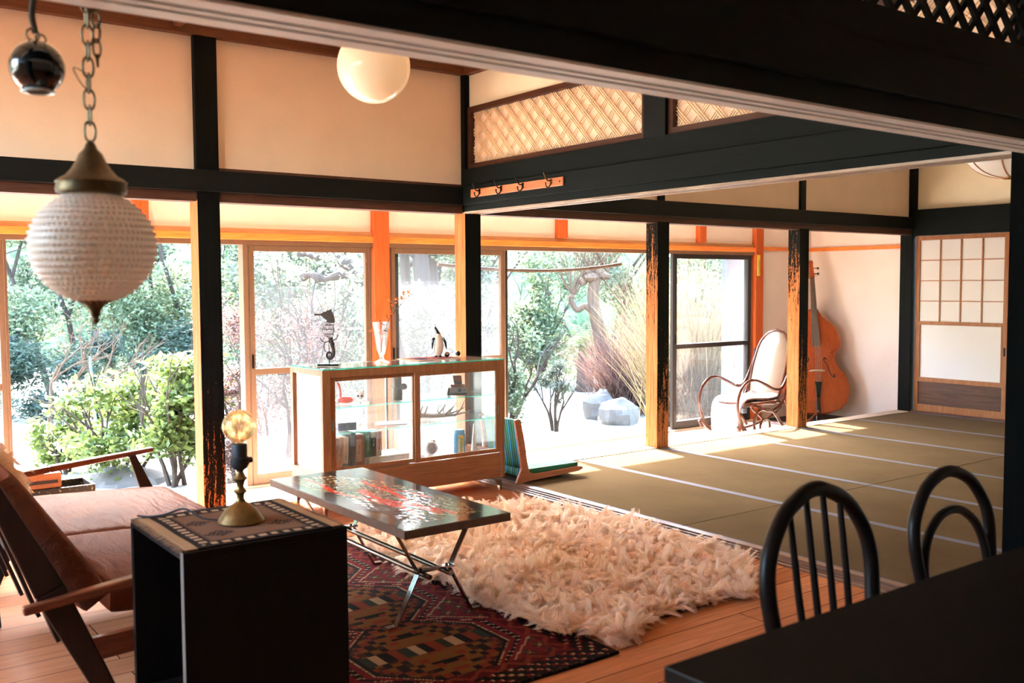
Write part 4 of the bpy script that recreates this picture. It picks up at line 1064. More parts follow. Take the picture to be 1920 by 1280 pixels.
def flat_fur():
    pxs = [(668, 992), (700, 975), (780, 968), (860, 955), (945, 950), (1010, 952), (1080, 962), (1160, 978), (1240, 1003), (1320, 1028), (1385, 1052), (1403, 1080), (1400, 1118), (1340, 1112), (1322, 1128), (1260, 1140), (1200, 1165), (1182, 1190), (1140, 1198), (1090, 1178), (1040, 1178), (975, 1150), (905, 1128), (872, 1108), (830, 1080), (800, 1078), (755, 1062), (748, 1040), (705, 1030), (672, 1015)]
    poly = []
    for x, y in pxs:
        d = (px(x, y, 1)-CAM); k = (.03-CAM.z)/d.z; p = CAM+d*k; poly.append((p.x, p.y))
    xs = [p[0] for p in poly]; ys = [p[1] for p in poly]
    sp = [(v.x, v.y) for v in smoothpath([(a, b, 0) for a, b in poly], 4, True)]
    t = thing('sheepskin_rug', 'large shaggy cream sheepskin rug on the floor beside the coffee table', 'rug', (0, 0, 0))
    def hgt(x, y): return .024+.014*NZ3(x, y)
    def NZ3(x, y): return np.sin(x*9+1.3*np.sin(y*7))*np.sin(y*8+1.1*np.sin(x*6+1))+.5*np.sin(x*21+y*13)
    # hide: a low pad
    g = G(); n = len(sp); cx = sum(p[0] for p in sp)/n; cy = sum(p[1] for p in sp)/n; rings = (0, .3, .6, .85, .95, 1.0); vs = [(cx, cy, float(hgt(np.array(cx), np.array(cy))))]; fs = []
    for r in rings[1:]:
        for p in sp:
            x, y = cx+(p[0]-cx)*r, cy+(p[1]-cy)*r; vs.append((x, y, float(hgt(np.array(x), np.array(y)))*(1 if r < .9 else (.7 if r < 1 else .0))+.0125))
    for k in range(n): fs.append((0, 1+k, 1+(k+1) % n))
    for q in range(len(rings)-2):
        for k in range(n): fs.append((1+q*n+k, 1+(q+1)*n+k, 1+(q+1)*n+(k+1) % n, 1+q*n+(k+1) % n))
    g.add(vs, fs); g.build('hide', 'fur_pad', t)
    rs = np.random.RandomState(3); N = 260000
    x = rs.uniform(min(xs), max(xs), N); y = rs.uniform(min(ys), max(ys), N); k = inpoly(x, y, sp); x, y = x[k], y[k]
    z = hgt(x, y)+.008
    e = 1e-2; nx = -(hgt(x+e, y)-hgt(x-e, y))/(2*e)*1.2; ny = -(hgt(x, y+e)-hgt(x, y-e))/(2*e)*1.2
    # fringe of locks all round the edge, falling outward
    k2 = rs.randint(0, len(sp), 26000); f2 = rs.uniform(0, 1, 26000); A = np.array(sp); B2 = np.roll(A, -1, 0); E = A[k2]*(1-f2[:, None])+B2[k2]*f2[:, None]
    T2 = B2[k2]-A[k2]; n2 = np.stack([T2[:, 1], -T2[:, 0]], 1); n2 /= np.linalg.norm(n2, axis=1)[:, None]+1e-9
    area = sum(sp[i][0]*sp[(i+1) % len(sp)][1]-sp[(i+1) % len(sp)][0]*sp[i][1] for i in range(len(sp))); n2 *= (1 if area > 0 else -1)
    E = E-n2*rs.uniform(0, .045, 26000)[:, None]
    x = np.concatenate([x, E[:, 0]]); y = np.concatenate([y, E[:, 1]]); z = np.concatenate([z, rs.uniform(.014, .034, 26000)]); nx = np.concatenate([nx, n2[:, 0]*1.6]); ny = np.concatenate([ny, n2[:, 1]*1.6])
    strands('wool', np.stack([x, y, z], 1), np.stack([nx, ny, np.ones_like(x)], 1), .062, .0026, 'fur_cream', t, 5, .030, .75, .8, .35, minz=.011)
plain('fur_pad', (214, 172, 132), .95)
flat_fur()
# ---- sofa (side view traced in world x,z; runs along y)
def sofa():
    YA, YB = -2.57, -.57
    t = thing('leather_sofa', 'teak framed sofa with brown leather cushions, its back leaning away from the windows side table', 'sofa', (-3.0, YA, 0))
    t['label'] = 'teak framed sofa with brown leather cushions between the dark side table and the windows'
    X = lambda x: x+3.0; D = YB-YA
    for y in (0, D):
        G().bar((X(-3.275), y, .395), (X(-2.80), y, .447), .030, .026, w2=.052, t2=.030).bar((X(-2.80), y, .447), (X(-2.315), y, .492), .052, .030, w2=.040, t2=.022).build('armrest', 'teak', t, smooth=False, bevel=.006)
        yi = y+(.022 if y == 0 else -.022)
        G().bar((X(-3.005), yi, 0), (X(-3.20), yi, .435), .026, .050, (1, 0, 0), t2=.085).bar((X(-3.20), yi, .435), (X(-3.345), yi, .76), .026, .085, (1, 0, 0), t2=.045).build('rear_leg', 'teak_shaded_z', t, smooth=False, bevel=.005)
        G().bar((X(-2.425), yi, .475), (X(-2.35), yi, .28), .028, .034, (1, 0, 0), t2=.062).bar((X(-2.35), yi, .28), (X(-2.28), yi, .0105), .028, .062, (1, 0, 0), t2=.030).build('front_leg', 'teak_shaded_z', t, smooth=False, bevel=.005)
        G().bar((X(-3.13), yi, .235), (X(-2.34), yi, .275), .024, .07).build('side_rail', 'teak', t, smooth=False, bevel=.003)
    G().box(X(-2.42), X(-2.39), .03, D-.03, .22, .275).build('front_rail', 'teak', t, smooth=False, bevel=.003)
    G().bar((X(-3.345), .02, .765), (X(-3.345), D-.02, .765), .045, .03).build('top_rail', 'teak_shaded_z', t, smooth=False, bevel=.006)
    g = G()
    for k in range(7):
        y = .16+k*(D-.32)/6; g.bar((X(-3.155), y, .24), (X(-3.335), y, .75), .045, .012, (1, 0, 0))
    g.build('back_slats', 'teak_shaded_z', t, smooth=False)
    M = Matrix.Translation((X(-2.37), 0, .335)) @ Matrix.Rotation(rad(-3.0), 4, 'Y').inverted()
    for a, b in ((.16, .915), (.925, 1.76)):
        M = Matrix.Translation((X(-2.34), 0, .30)) @ Matrix.Rotation(rad(2.5), 4, 'Y')
        G().cushion(-.66, 0.0, a, b, -.055, .062, M=M, n=16).build('seat_cushion', 'leather', t, ang=60)
    ang = math.atan2(.245, .37)
    for a, b in ((.075, .97), (.98, D-.10)):
        M = Matrix.Translation((X(-3.03), 0, .40)) @ Matrix.Rotation(-ang, 4, 'Y')
        G().cushion(-.105, .012, a, b, -.02, .43, M=M @ Matrix.Identity(4), n=4) if 0 else None
        # cushion built lying down then stood up against the slats
        M2 = M @ Matrix.Rotation(rad(-90), 4, 'Y')
        g = G().cushion(0, .47, a, b, -.012, .105, M=M2 @ Matrix.Translation((-.02, 0, 0)), n=16); g.build('back_cushion', 'leather', t, ang=60)
        g = G(); 
        for zz in (.105,):
            pass
    return t
sofa()
def drape_fur(name, label, cat, surf, n, L, W, mat, seed, pad='fur_pad2', droop=1.0, minz=None, clump=.05, spread=.6, thick=.012, loc=(0, 0, 0)):
    """a fleece draped over surf(u,v)->point; wool stands off its outer side"""
    t = thing(name, label, cat, loc); o = Vector(loc)
    nu, nv = 24, 16; V = [tuple(Vector(surf(i/nu, j/nv))-o) for j in range(nv+1) for i in range(nu+1)]
    Q = [(j*(nu+1)+i, j*(nu+1)+i+1, (j+1)*(nu+1)+i+1, (j+1)*(nu+1)+i) for j in range(nv) for i in range(nu)]
    h = npmesh('hide', V, Q, pad, t, smooth=True); sd = h.modifiers.new('t', 'SOLIDIFY'); sd.thickness = thick; sd.offset = -1
    rs = np.random.RandomState(seed); P = []; N = []; e = 1e-3
    for u, v in rs.uniform(0, 1, (n, 2)):
        # rounded corners
        if ((abs(u-.5)*2)**4+(abs(v-.5)*2)**4) > 1.25: continue
        p = Vector(surf(u, v)); a = Vector(surf(min(u+e, 1), v))-Vector(surf(max(u-e, 0), v)); b = Vector(surf(u, min(v+e, 1)))-Vector(surf(u, max(v-e, 0)))
        k = a.cross(b); P.append(tuple(p-o)); N.append(tuple(k.normalized() if k.length > 1e-12 else (0, 0, 1)))
    strands('wool', P, N, L, W, mat, t, seed, clump, droop, spread, .3, minz=minz)
    return t
plain('fur_pad2', (150, 140, 140), .95)
def sofa_fleece():
    prof = smoothpath([(-3.43, 0, .64), (-3.425, 0, .72), (-3.395, 0, .79), (-3.33, 0, .835), (-3.27, 0, .815), (-3.225, 0, .745), (-3.15, 0, .63), (-3.085, 0, .525)], 6)
    def surf(u, v):
        k = v*(len(prof)-1); i = min(int(k), len(prof)-2); p = prof[i].lerp(prof[i+1], k-i); y = -1.70+u*1.0+.03*math.sin(v*7)
        return (p.x, y, p.z)
    drape_fur('sheepskin_throw', 'cream sheepskin draped over the back of the leather sofa', 'sheepskin', lambda u, v: surf(1-u, v), 42000, .075, .0026, 'fur_cream', 8, 'fur_pad')
sofa_fleece()

# ---- black box side table, mat, lamp
def side_table():
    x0, x1, y0, y1, h = -2.983, -2.514, -3.075, -2.60, .622
    t = thing('side_table', 'black open-sided box side table next to the sofa arm, carrying the bulb lamp', 'side table', (x0, y0, 0))
    L, D = x1-x0, y1-y0; w = .022
    G().box(0, L, 0, w, .0, h-w).box(0, L, D-w, D, 0, h-w).box(0, L, 0, D, h-w, h).box(L-w, L, w, D-w, 0, h-w).build('body', 'dark_box', t, smooth=False, bevel=.002)
    G().box(0, L-w, w, D-w, .10, .122).build('shelf', 'dark_box', t, smooth=False, bevel=.001)
    G().box(-.0008, 0.0, 0, w, .0, h).build('edge_strip', 'box_edge', t, smooth=False)
plain('box_edge', (96, 92, 84), .6)
side_table()
def lamp_mat():
    L, D = .445, .43; TN, BR, DK = (150, 118, 84), (112, 82, 62), (44, 36, 32)
    def col(u, v):
        a, b = u*L, v*D; e = min(a-.03, L-.03-a, b, D-b)
        if a < .03 or a > L-.03: return TN
        if e < .012: return DK
        if e < .05:
            s = (b if min(a-.03, L-.03-a) < min(b, D-b) else a) % .034
            return (166, 136, 104) if .007 < s < .026 and .02 < e < .042 else DK
        if e < .058: return (90, 66, 50)
        for cx, cy in ((.12, .27), (.32, .14), (.13, .12)):
            dx, dy = abs(a-cx), abs(b-cy)
            if dx+dy*1.3 < .045 and (int(a/.008)+int(b/.008)) % 3: return DK
        return BR
    o = colorgrid('woven_mat', 100, 96, lambda u, v: (u*L, v*D, .0045+.001*math.sin(u*14)*math.sin(v*11)), col, 'woven')
    o.location = (-2.972, -3.066, .6225)
    sd = o.modifiers.new('t', 'SOLIDIFY'); sd.thickness = .004; sd.offset = -1
    setp(o, 'brown woven mat with dark chain border and fringes on the black side table', 'mat')
    random.seed(9)
    for side in (0, 1):
        V = []; Q = []
        for k in range(420):
            y = random.uniform(0, D); x = 0 if side == 0 else L; d = (-1 if side == 0 else 1)*random.uniform(.010, .028); j = random.uniform(-.006, .006); dz = -.004 if abs(d) < .016 else -.0035
            i = len(V); V += [(x, y, .005), (x, y+.0016, .005), (x+d, y+j+.001, .005+dz), (x+d, y+j, .005+dz)]; Q.append((i, i+1, i+2, i+3))
        npmesh('fringe', V, Q, 'fringe_mat', o, [random.random()*.6 for _ in V])
furmat('fringe_mat', (128, 98, 70), (196, 160, 120))
lamp_mat()
def lamp():
    t = thing('table_lamp', 'brass candlestick lamp with a bare round bulb on the woven mat', 'table lamp', (-2.745, -2.86, .629))
    prof = [(.0, 0), (.064, .0), (.066, .004), (.062, .010), (.055, .020), (.046, .034), (.030, .048), (.016, .058), (.011, .068), (.012, .080), (.020, .088), (.012, .096), (.010, .106), (.013, .118), (.021, .126), (.014, .134), (.009, .146), (.012, .152)]
    G().lathe(prof, 36).build('base', 'brass', t)
    G().lathe([(.010, .150), (.020, .156), (.027, .168), (.027, .186), (.022, .190), (.022, .222), (.020, .226), (.0, .227)], 28).build('socket', 'matte_black', t)
    G().lathe([(.008, 0), (.009, .008), (.005, .012)], 12, (.024, -.006, .178), Matrix.Rotation(rad(90), 4, 'Y')).build('switch', 'matte_black', t)
    c = .278; R = .0475
    pr = [(.013, .226), (.0135, .236)]+[(R*math.sin(a), c-R*math.cos(a)) for a in np.linspace(.36, PI, 18)]
    pr2 = [(max(r-.0012, 0), z-.0008) for r, z in pr[::-1]]
    G().lathe(pr+pr2, 32, cap=False).build('bulb', 'bulb_glass', t, ang=80)
    G().tube([(0, 0, .232), (0, 0, .262)], .004, 8).build('bulb_stem', 'crystal', t)
    g = G()
    for k in range(6):
        a = k*PI/3; b = a+PI/6
        g.tube([(.010*math.cos(a), .010*math.sin(a), .258), (.016*math.cos(b), .016*math.sin(b), .292), (.010*math.cos(a+PI/3), .010*math.sin(a+PI/3), .258)], .0006, 4)
    g.build('filament', 'old_brass', t)
    c_ = smoothpath([(-.055, .03, .006), (-.09, .07, .010), (-.12, .13, .03), (-.165, .17, .012), (-.20, .20, .006), (-.222, .245, .003)], 6)
    G().tube([p-Vector((0, 0, .0)) for p in c_], .003, 6).build('cord', 'matte_black', t)
lamp()

# ---- legless floor chair on the tatami
def zaisu():
    t = thing('floor_chair', 'legless bentwood floor chair with green and blue striped cushions on the tatami', 'floor chair', (.10, -.50, 0))
    def col(u, v):
        s = (v*6.0) % 1
        if s < .30: return (46, 110, 76)
        if s < .36: return (20, 30, 34)
        if s < .60: return (40, 142, 190)
        if s < .66: return (20, 40, 60)
        if s < .90: return (62, 130, 84)
        return (24, 32, 36)
    w = .40
    for y in (0.0, w):
        P = [(-.105, .425), (-.02, .040), (.0, .018), (.05, .010), (.45, .012), (.50, .028), (.49, .052), (.44, .056), (.10, .062), (.055, .080), (.02, .16), (-.055, .43), (-.08, .44)]
        P = [(-.055, .435), (-.085, .425), (-.045, .20), (-.03, .10), (-.065, .03), (-.075, .008), (-.06, .0), (.05, .012), (.30, .022), (.46, .030), (.50, .042), (.495, .058), (.46, .064), (.28, .058), (.08, .055), (.035, .07), (.02, .12), (.0, .25), (-.03, .39)]
        G().prism(P[::-1], y-.011, y+.011, 'y').build('side_frame', 'zaisu_wood', t, smooth=False, bevel=.004)
    def bpos(u, v): return (-.055+.045*(1-u)-.012*math.sin(PI*v)+.018, .012+v*(w-.024), .10+u*.32)
    o = colorgrid('back_cushion', 10, 60, bpos, col, 'stripe_fabric', t); m_ = o.modifiers.new('s', 'SOLIDIFY'); m_.thickness = .035; m_.offset = 0
    def spos(u, v): return (.02+u*.46, .012+v*(w-.024), .045+.012*math.sin(PI*v)*math.sin(PI*min(1, u*1.1)))
    def spos2(u, v): return (-.03+u*.50, .012+v*(w-.024), .064+.010*math.sin(PI*v))
    o = colorgrid('seat_cushion', 10, 60, spos2, col, 'stripe_fabric', t); m_ = o.modifiers.new('s', 'SOLIDIFY'); m_.thickness = .045; m_.offset = 0
zaisu()

# ---- bentwood rocking chair (faces -x)
def rocker():
    x0, y0, z0 = 3.25, .36, -.15
    t = thing('rocking_chair', 'bentwood rocking chair with cane back on the veranda, in the sun', 'rocking chair', (x0, y0, z0)); w = .47
    q = lambda x, z: (x-x0, z-z0)
    for y in (0, w):
        def T(P, r=.014, n=8, closed=False, nm='side_bend'):
            pts = smoothpath([(q(a, b)[0], y, q(a, b)[1]) for a, b in P], n, closed)
            return G().tube(pts, r, 10, closed).build(nm, 'rocker_wood', t)
        # arm: big front loop, dips, then up into the back post
        T([(3.42, -.115), (3.30, .0), (3.235, .16), (3.27, .31), (3.37, .395), (3.49, .405), (3.62, .36), (3.76, .305), (3.87, .31), (3.96, .42), (4.03, .56), (4.05, .66)], nm='armrest')
        # runner: long floor curve, curling up at the rear
        T([(3.27, .08), (3.28, -.0), (3.36, -.085), (3.50, -.13), (3.70, -.137), (3.92, -.13), (4.12, -.10), (4.32, -.04), (4.46, .04)], nm='runner')
        # back-post bottom sweeping forward under the seat
        T([(4.05, .62), (3.99, .42), (3.93, .25), (3.84, .14), (3.72, .10), (3.58, .13), (3.47, .17)], nm='seat_bend')
        T([(3.50, -.12), (3.47, .0), (3.52, .10), (3.63, .125), (3.75, .09), (3.84, .0), (3.93, -.10)], nm='scroll')
        T([(3.58, -.12), (3.56, -.03), (3.61, .025), (3.68, .01), (3.70, -.05), (3.66, -.09), (3.62, -.07)], .012, nm='inner_scroll')
        T([(3.93, .20), (4.0, .06), (4.12, -.02), (4.20, -.085)], nm='rear_brace')
        T([(3.23, .0), (3.27, -.06)], .012, 4, nm='toe')
    for x, z in ((3.44, .165), (3.90, .165), (3.52, -.125), (4.15, -.09)):
        G().tube([(q(x, z)[0], 0, q(x, z)[1]), (q(x, z)[0], w, q(x, z)[1])], .011, 8).build('crossbar', 'rocker_wood', t)
    # seat: frame with cane
    c = [(3.42, .03), (3.42, w-.03), (3.90, w-.05), (3.90, .05)]
    G().tube(smoothpath([(a-x0, b, .335) for a, b in c], 6, True), .013, 10, closed=True).build('seat_frame', 'rocker_wood', t)
    G().box(3.42-x0, 3.90-x0, .04, w-.04, .332, .338).build('seat_cane', 'cane', t, smooth=False)
    # back: tall oval hoop leaning back
    def bk(s, u): return (3.86+.23*s-x0, w/2+u, .28+.72*s)
    hw = lambda s: (.165+.035*math.sin(PI*min(s*1.1, 1)))*(1-max(0, (s-.72)/.28)**2.6)**.5*(1-max(0, (.06-s)/.06)**2)**.5
    ss = list(np.linspace(0.0, 1, 30)); hoop = [bk(s, max(hw(s), .0)) for s in ss]+[bk(s, -hw(s)) for s in ss[::-1]]
    G().tube(hoop, .012, 8, closed=True).build('back_frame', 'rocker_wood', t)
    V = []; Q = []
    for s in ss: h = max(hw(s)-.002, .0005); V += [bk(s, -h), bk(s, h)]
    Q = [(2*i, 2*i+1, 2*i+3, 2*i+2) for i in range(len(ss)-1)]
    o = npmesh('back_cane', V, Q, 'cane', t); m_ = o.modifiers.new('s', 'SOLIDIFY'); m_.thickness = .004; m_.offset = 0
rocker()
def rocker_fleece():
    prof = smoothpath([(3.93, 0, .27), (3.88, 0, .215), (3.74, 0, .205), (3.58, 0, .215), (3.44, 0, .215), (3.36, 0, .16), (3.325, 0, .06), (3.315, 0, -.05), (3.30, 0, -.135)], 6)
    def surf(u, v):
        k = v*(len(prof)-1); i = min(int(k), len(prof)-2); p = prof[i].lerp(prof[i+1], k-i); hw_ = .18-.03*max(0, v-.6)/.4
        return (p.x, .595-hw_+u*2*hw_-.05*max(0, v-.5), p.z+.006*math.sin(u*9))
    t = drape_fur('sheepskin_throw', 'greyish white long-haired sheepskin draped over the rocking chair seat', 'sheepskin', lambda u, v: surf(1-u, v), 16000, .055, .0028, 'fur_grey', 9, minz=-.147, droop=.7)
rocker_fleece()

# ---- double bass leaning in the corner
def bass():
    base = Vector((4.93, .70, -.15)); t = thing('double_bass', 'orange-brown double bass leaning in the corner behind the rocking chair', 'double bass', base)
    Fx = Vector((math.cos(VIEW-.05), math.sin(VIEW-.05), 0)); Bk = Vector((-Fx.y, Fx.x, 0))   # right along the front, and backwards
    lean = rad(13); UpB = (Vector((0, 0, 1))*math.cos(lean)+Bk*math.sin(lean)); BkB = (Bk*math.cos(lean)-Vector((0, 0, 1))*math.sin(lean))
    def P(a, d, h): return Fx*a+BkB*d+UpB*h
    H = [(0, .10), (.08, .103), (.16, .118), (.235, .15), (.295, .21), (.325, .29), (.332, .37), (.318, .45), (.290, .515), (.262, .545), (.245, .552), (.232, .575), (.205, .62), (.196, .67), (.202, .72), (.222, .765), (.238, .775), (.256, .79), (.262, .85), (.255, .91), (.228, .98), (.185, 1.04), (.135, 1.085), (.085, 1.125), (.055, 1.17), (.045, 1.20)]
    n = len(H); D = .19
    out_ = [(a, h) for a, h in H]+[(-a, h) for a, h in H[::-1]]
    g = G(); vs = []; fs = []; N = len(out_); cen = .62
    layers = [(.0, -.012, .60), (.0, -.004, .93), (0, 0, 1.0), (0, D*.5, 1.0), (0, D, 1.0), (0, D+.02, .8)]
    for _, d, s in layers:
        for a, h in out_: vs.append(P(a*s, d, cen+(h-cen)*s))
    for k in range(len(layers)-1):
        for i in range(N): fs.append((k*N+i, k*N+(i+1) % N, (k+1)*N+(i+1) % N, (k+1)*N+i))
    # caps as strips left-right
    for lay in (0, len(layers)-1):
        for i in range(n-1):
            a, b, c, d_ = lay*N+i, lay*N+i+1, lay*N+N-2-i, lay*N+N-1-i
            fs.append((a, b, c, d_))
    g.add(vs, fs); g.build('body', 'bass_wood', t, ang=40)
    g = G()
    for k, s in ((2, 1.012), (4, 1.012)):
        g.tube([P(a*s, [0, 0, .006, 0, D-.006][k], cen+(h-cen)*s) for a, h in out_], .006, 6, closed=True)
    g.build('edge_binding', 'bass_wood', t)
    G().bar(P(0, .02, 1.17), P(0, .015, 1.58), .042, .045, -BkB, w2=.034, t2=.035).build('neck', 'bass_wood', t, smooth=False, bevel=.006)
    G().bar(P(0, -.035, .80), P(0, -.012, 1.56), .078, .012, -BkB, w2=.044).build('fingerboard', 'finger_grey', t, smooth=False, bevel=.003)
    sc = G().bar(P(0, .01, 1.56), P(0, .045, 1.72), .052, .06, -BkB, w2=.04, t2=.045)
    sc.tube([P(-.026, .07, 1.735), P(.026, .07, 1.735)], .034, 16).tube([P(-.034, .07, 1.735), P(.034, .07, 1.735)], .016, 12); sc.build('scroll', 'bass_wood', t, ang=30)
    for s in (-1, 1):
        for h in (1.61, 1.67): 
            p = G().tube([P(0, .03, h), P(s*.065, .03, h)], .005, 8).box(-.001, .001, -.001, .001, -.001, .001, Matrix.Translation(P(s*.07, .03, h)))
            p.ball(P(s*.075, .03, h), .016, 10, (.4, 1, 1)); p.build('tuning_peg', 'old_brass', t)
    g = G()
    for k in (-1.5, -.5, .5, 1.5): g.tube([P(k*.009, -.022, 1.56), P(k*.020, -.105, .555), P(k*.012, -.06, .40)], .0022, 5)
    g.build('strings', 'string_grey', t)
    G().prism([(0, 0), (1, 0)], 0, 1) if 0 else None
    b = G(); bw = [(-.08, .0), (-.06, 0), (-.045, .05), (.045, .05), (.06, 0), (.08, 0), (.07, .075), (.04, .098), (-.04, .098), (-.07, .075)]
    hh = .535; vs = [P(a, -.008-z, hh-.006) for a, z in bw]+[P(a, -.008-z, hh+.008) for a, z in bw]; m_ = len(bw)
    b.add(vs, [tuple(range(m_)), tuple(range(2*m_-1, m_-1, -1))]+[(i, i+m_, (i+1) % m_+m_, (i+1) % m_) for i in range(m_)]); b.build('bridge', 'cane', t, smooth=False)
    G().bar(P(0, -.06, .42), P(0, -.03, .26), .075, .014, -BkB, w2=.04).bar(P(0, -.03, .26), P(0, -.02, .08), .034, .014, -BkB, w2=.05).build('tailpiece', 'gloss_black', t, smooth=False, bevel=.004)
    for s in (-1, 1):
        f = smoothpath([P(s*.105, -.010, .665), P(s*.085, -.012, .68), P(s*.078, -.012, .655), P(s*.105, -.012, .62), P(s*.128, -.012, .555), P(s*.155, -.011, .49), P(s*.185, -.008, .475), P(s*.178, -.010, .505)], 5)
        G().tube(f, [.005 if 6 < i < len(f)-8 else .008 for i in range(len(f))], 8).build('f_hole', 'matte_black', t)
    G().tube([P(0, D*.4, .115), P(0, D*.4-.0, .012)], .006, 8).build('endpin', 'steel', t)
    G().ball(P(0, D*.4, .012), .012, 10).build('endpin_tip', 'matte_black', t)
plain('finger_grey', (96, 84, 76), .3, bump=0); plain('string_grey', (140, 130, 120), .3, .8, bump=0)
bass()
o = box('floor_pad', 'matte_black', 4.62, 5.44, .30, 1.16, -.149, -.141); setp(o, 'black rubber mat under the double bass', 'mat')
# ---- thermometer on the end post
t = thing('wall_thermometer', 'small yellow thermometer hanging on the orange window post', 'thermometer', (4.485, YO-.066, 1.50))
G().box(-.022, .022, -.004, .004, -.11, .11).build('board', 'yellow_label', t, smooth=False, bevel=.002)
g = G().tube([(0, -.006, -.08), (0, -.006, .06)], .003, 8).ball((0, -.006, -.085), .006, 10); g.build('tube', 'steel', t)
g = G()
for k in range(12): g.box(.006, .016 if k % 3 else .019, -.005, -.0042, -.06+k*.01, -.059+k*.01)
g.build('scale', 'ink', t, smooth=False)
G().lathe([(.004, -.006), (.007, 0), (.004, .006)], 10, (.006, -.006, -.125)).build('bell', 'brass', t)

# ---- coat hooks on the beam
t = thing('coat_rack', 'wooden wall rack with four small hooks on the dark beam', 'coat rack', (-.095, -1.145, 1.913))
wood('orange_rack', (196, 124, 84), (164, 92, 56), 'y', .4)
G().box(-.009, .003, 0, .955, -.026, .026).build('board', 'orange_rack', t, smooth=False, bevel=.003)
for k, y in enumerate((.11, .385, .61, .85)):
    mt = 'brass' if k == 0 else 'black_metal'
    h = G().tube(smoothpath([(-.010, y, .012), (-.035, y, .010), (-.052, y, .030), (-.062, y, .050)], 4), .004, 8).tube(smoothpath([(-.010, y, .004), (-.018, y, -.018), (-.034, y, -.030), (-.048, y, -.020), (-.050, y, -.008)], 4), .004, 8)
    h.box(-.012, -.008, y-.009, y+.009, -.012, .022).ball((-.063, y, .052), .006, 8).ball((-.050, y, -.006), .006, 8)
    o = h.build('hook', mt, t)
    if k == 0: o['label'] = 'brass hook'
G().lathe([(.005, 0), (.005, .002)], 10, (-.009, .03, 0), Matrix.Rotation(rad(-90), 4, 'Y')).build('screw', 'black_metal', t)

# ================================================================== HANGING LIGHTS
def hobnail():
    c = px(177, 455, 1.80); t = thing('hanging_lantern', 'round milk-glass hobnail lantern on a brass chain, hanging over the sofa side', 'pendant lamp', c)
    R = .112
    G().ball((0, 0, 0), R-.002, 48, (1, 1, .93)).build('globe', 'milk_glass', t)
    g = G(); rows = 26
    for i in range(2, rows-1):
        th = PI*i/rows; n = max(6, int(math.sin(th)*66))
        for j in range(n):
            a = 2*PI*(j+(i % 2)*.5)/n; d = Vector((math.sin(th)*math.cos(a), math.sin(th)*math.sin(a), math.cos(th)*.93))
            u = d.normalized(); s = u.orthogonal().normalized()*.0048; w_ = u.cross(s.normalized())*.0048; p = d*(R-.002)
            g.add([p+s, p+w_, p-s, p-w_, p+u*.0042], [(0, 1, 4), (1, 2, 4), (2, 3, 4), (3, 0, 4)])
    g.build('hobnails', 'milk_glass', t, ang=70)
    G().lathe([(.052, .096), (.060, .098), (.062, .104), (.060, .112), (.062, .118), (.055, .124), (.044, .130), (.034, .142), (.026, .156), (.020, .170), (.012, .178), (.007, .190), (.0, .192)], 36).build('cap', 'old_brass', t)
    G().lathe([(.0, -.142), (.006, -.140), (.007, -.134), (.005, -.130), (.009, -.126), (.010, -.118), (.016, -.108), (.030, -.101), (.034, -.098), (.0, -.095)], 28).build('finial', 'old_brass', t)
    g = G(); z = .192
    k = 0
    while c.z+z < ZC+.03:
        L, wd = .036, .0095; M = Matrix.Rotation(PI/2*(k % 2), 4, 'Z'); pts = []
        for a in np.linspace(0, 2*PI, 18)[:-1]:
            sx = wd*math.copysign(abs(math.cos(a))**.7, math.cos(a)); pts.append(M @ Vector((sx, 0, z+L/2+math.sin(a)*(L/2))))
        g.tube(pts, .0022, 6, closed=True); z += L-.007; k += 1
    g.build('chain', 'old_brass', t)
    # spare end of chain and hook hanging beside
    g = G(); z = .345; k = 0
    while c.z+z < ZC+.03:
        L, wd = .034, .009; M = Matrix.Rotation(PI/2*(k % 2)+.5, 4, 'Z')
        g.tube([Vector((.016, .0, 0))+(M @ Vector((wd*math.cos(a), 0, z+L/2+math.sin(a)*L/2))) for a in np.linspace(0, 2*PI, 14)[:-1]], .0022, 6, closed=True); z += L-.007; k += 1
    g.tube([(.016, 0, .352), (.017, 0, .328)], [.004, .002], 6)
    g.build('spare_chain', 'old_brass', t)
    G().tube(smoothpath([(-.004, 0, .315), (-.026, -.004, .322), (-.018, -.006, .300), (-.004, -.004, .284)], 4), .0012, 6).build('wire', 'chrome', t)
hobnail()
def float_ball():
    c = px(75, 117, 1.80); t = thing('hanging_glass_ball', 'dark glass float ball hanging on a rope beside the hobnail lantern', 'hanging ornament', c)
    R = .048; G().lathe([(R*math.sin(a), -R*math.cos(a)) for a in np.linspace(.62, PI-.12, 22)], 32, cap=False).build('ball', 'gloss_black', t, ang=80)
    G().lathe([(.024, -.040), (.030, -.044), (.028, -.047), (.022, -.046)], 28, cap=False).build('rim', 'crystal_rim', t)
    g = G().tube([(-.006+.011*math.cos(a), .0, .058+.011*math.sin(a)) for a in np.linspace(0, 2*PI, 14)[:-1]], .002, 6, closed=True).tube([(.008+.009*math.cos(a), .004, .052+.009*math.sin(a)) for a in np.linspace(0, 2*PI, 14)[:-1]], .002, 6, closed=True)
    g.build('ring', 'old_brass', t)
    pts = [(-.004+.0022*math.cos(k*.9), .0022*math.sin(k*.9), .062+k*.01) for k in range(int((ZC+.03-c.z-.062)/.01)+1)]
    G().tube(pts, .0058, 8).build('rope', 'wool_cord', t)
plain('crystal_rim', (200, 206, 204), .15, 0, .02, bump=0)
float_ball()
def globe():
    c = px(706, 122, 4.45); R = .166; t = thing('globe_pendant', 'plain white opal glass globe light hanging in the living room', 'pendant lamp', c)
    G().ball((0, 0, 0), R, 48).build('globe', 'opal_glass', t, ang=80)
    G().lathe([(.05, R-.008), (.05, R+.03), (.045, R+.035), (.006, R+.04)], 24).build('collar', 'old_brass', t)
    G().tube([(0, 0, R+.035), (0, 0, ZC+.04-c.z)], .005, 8).build('cord', 'matte_black', t)
globe()
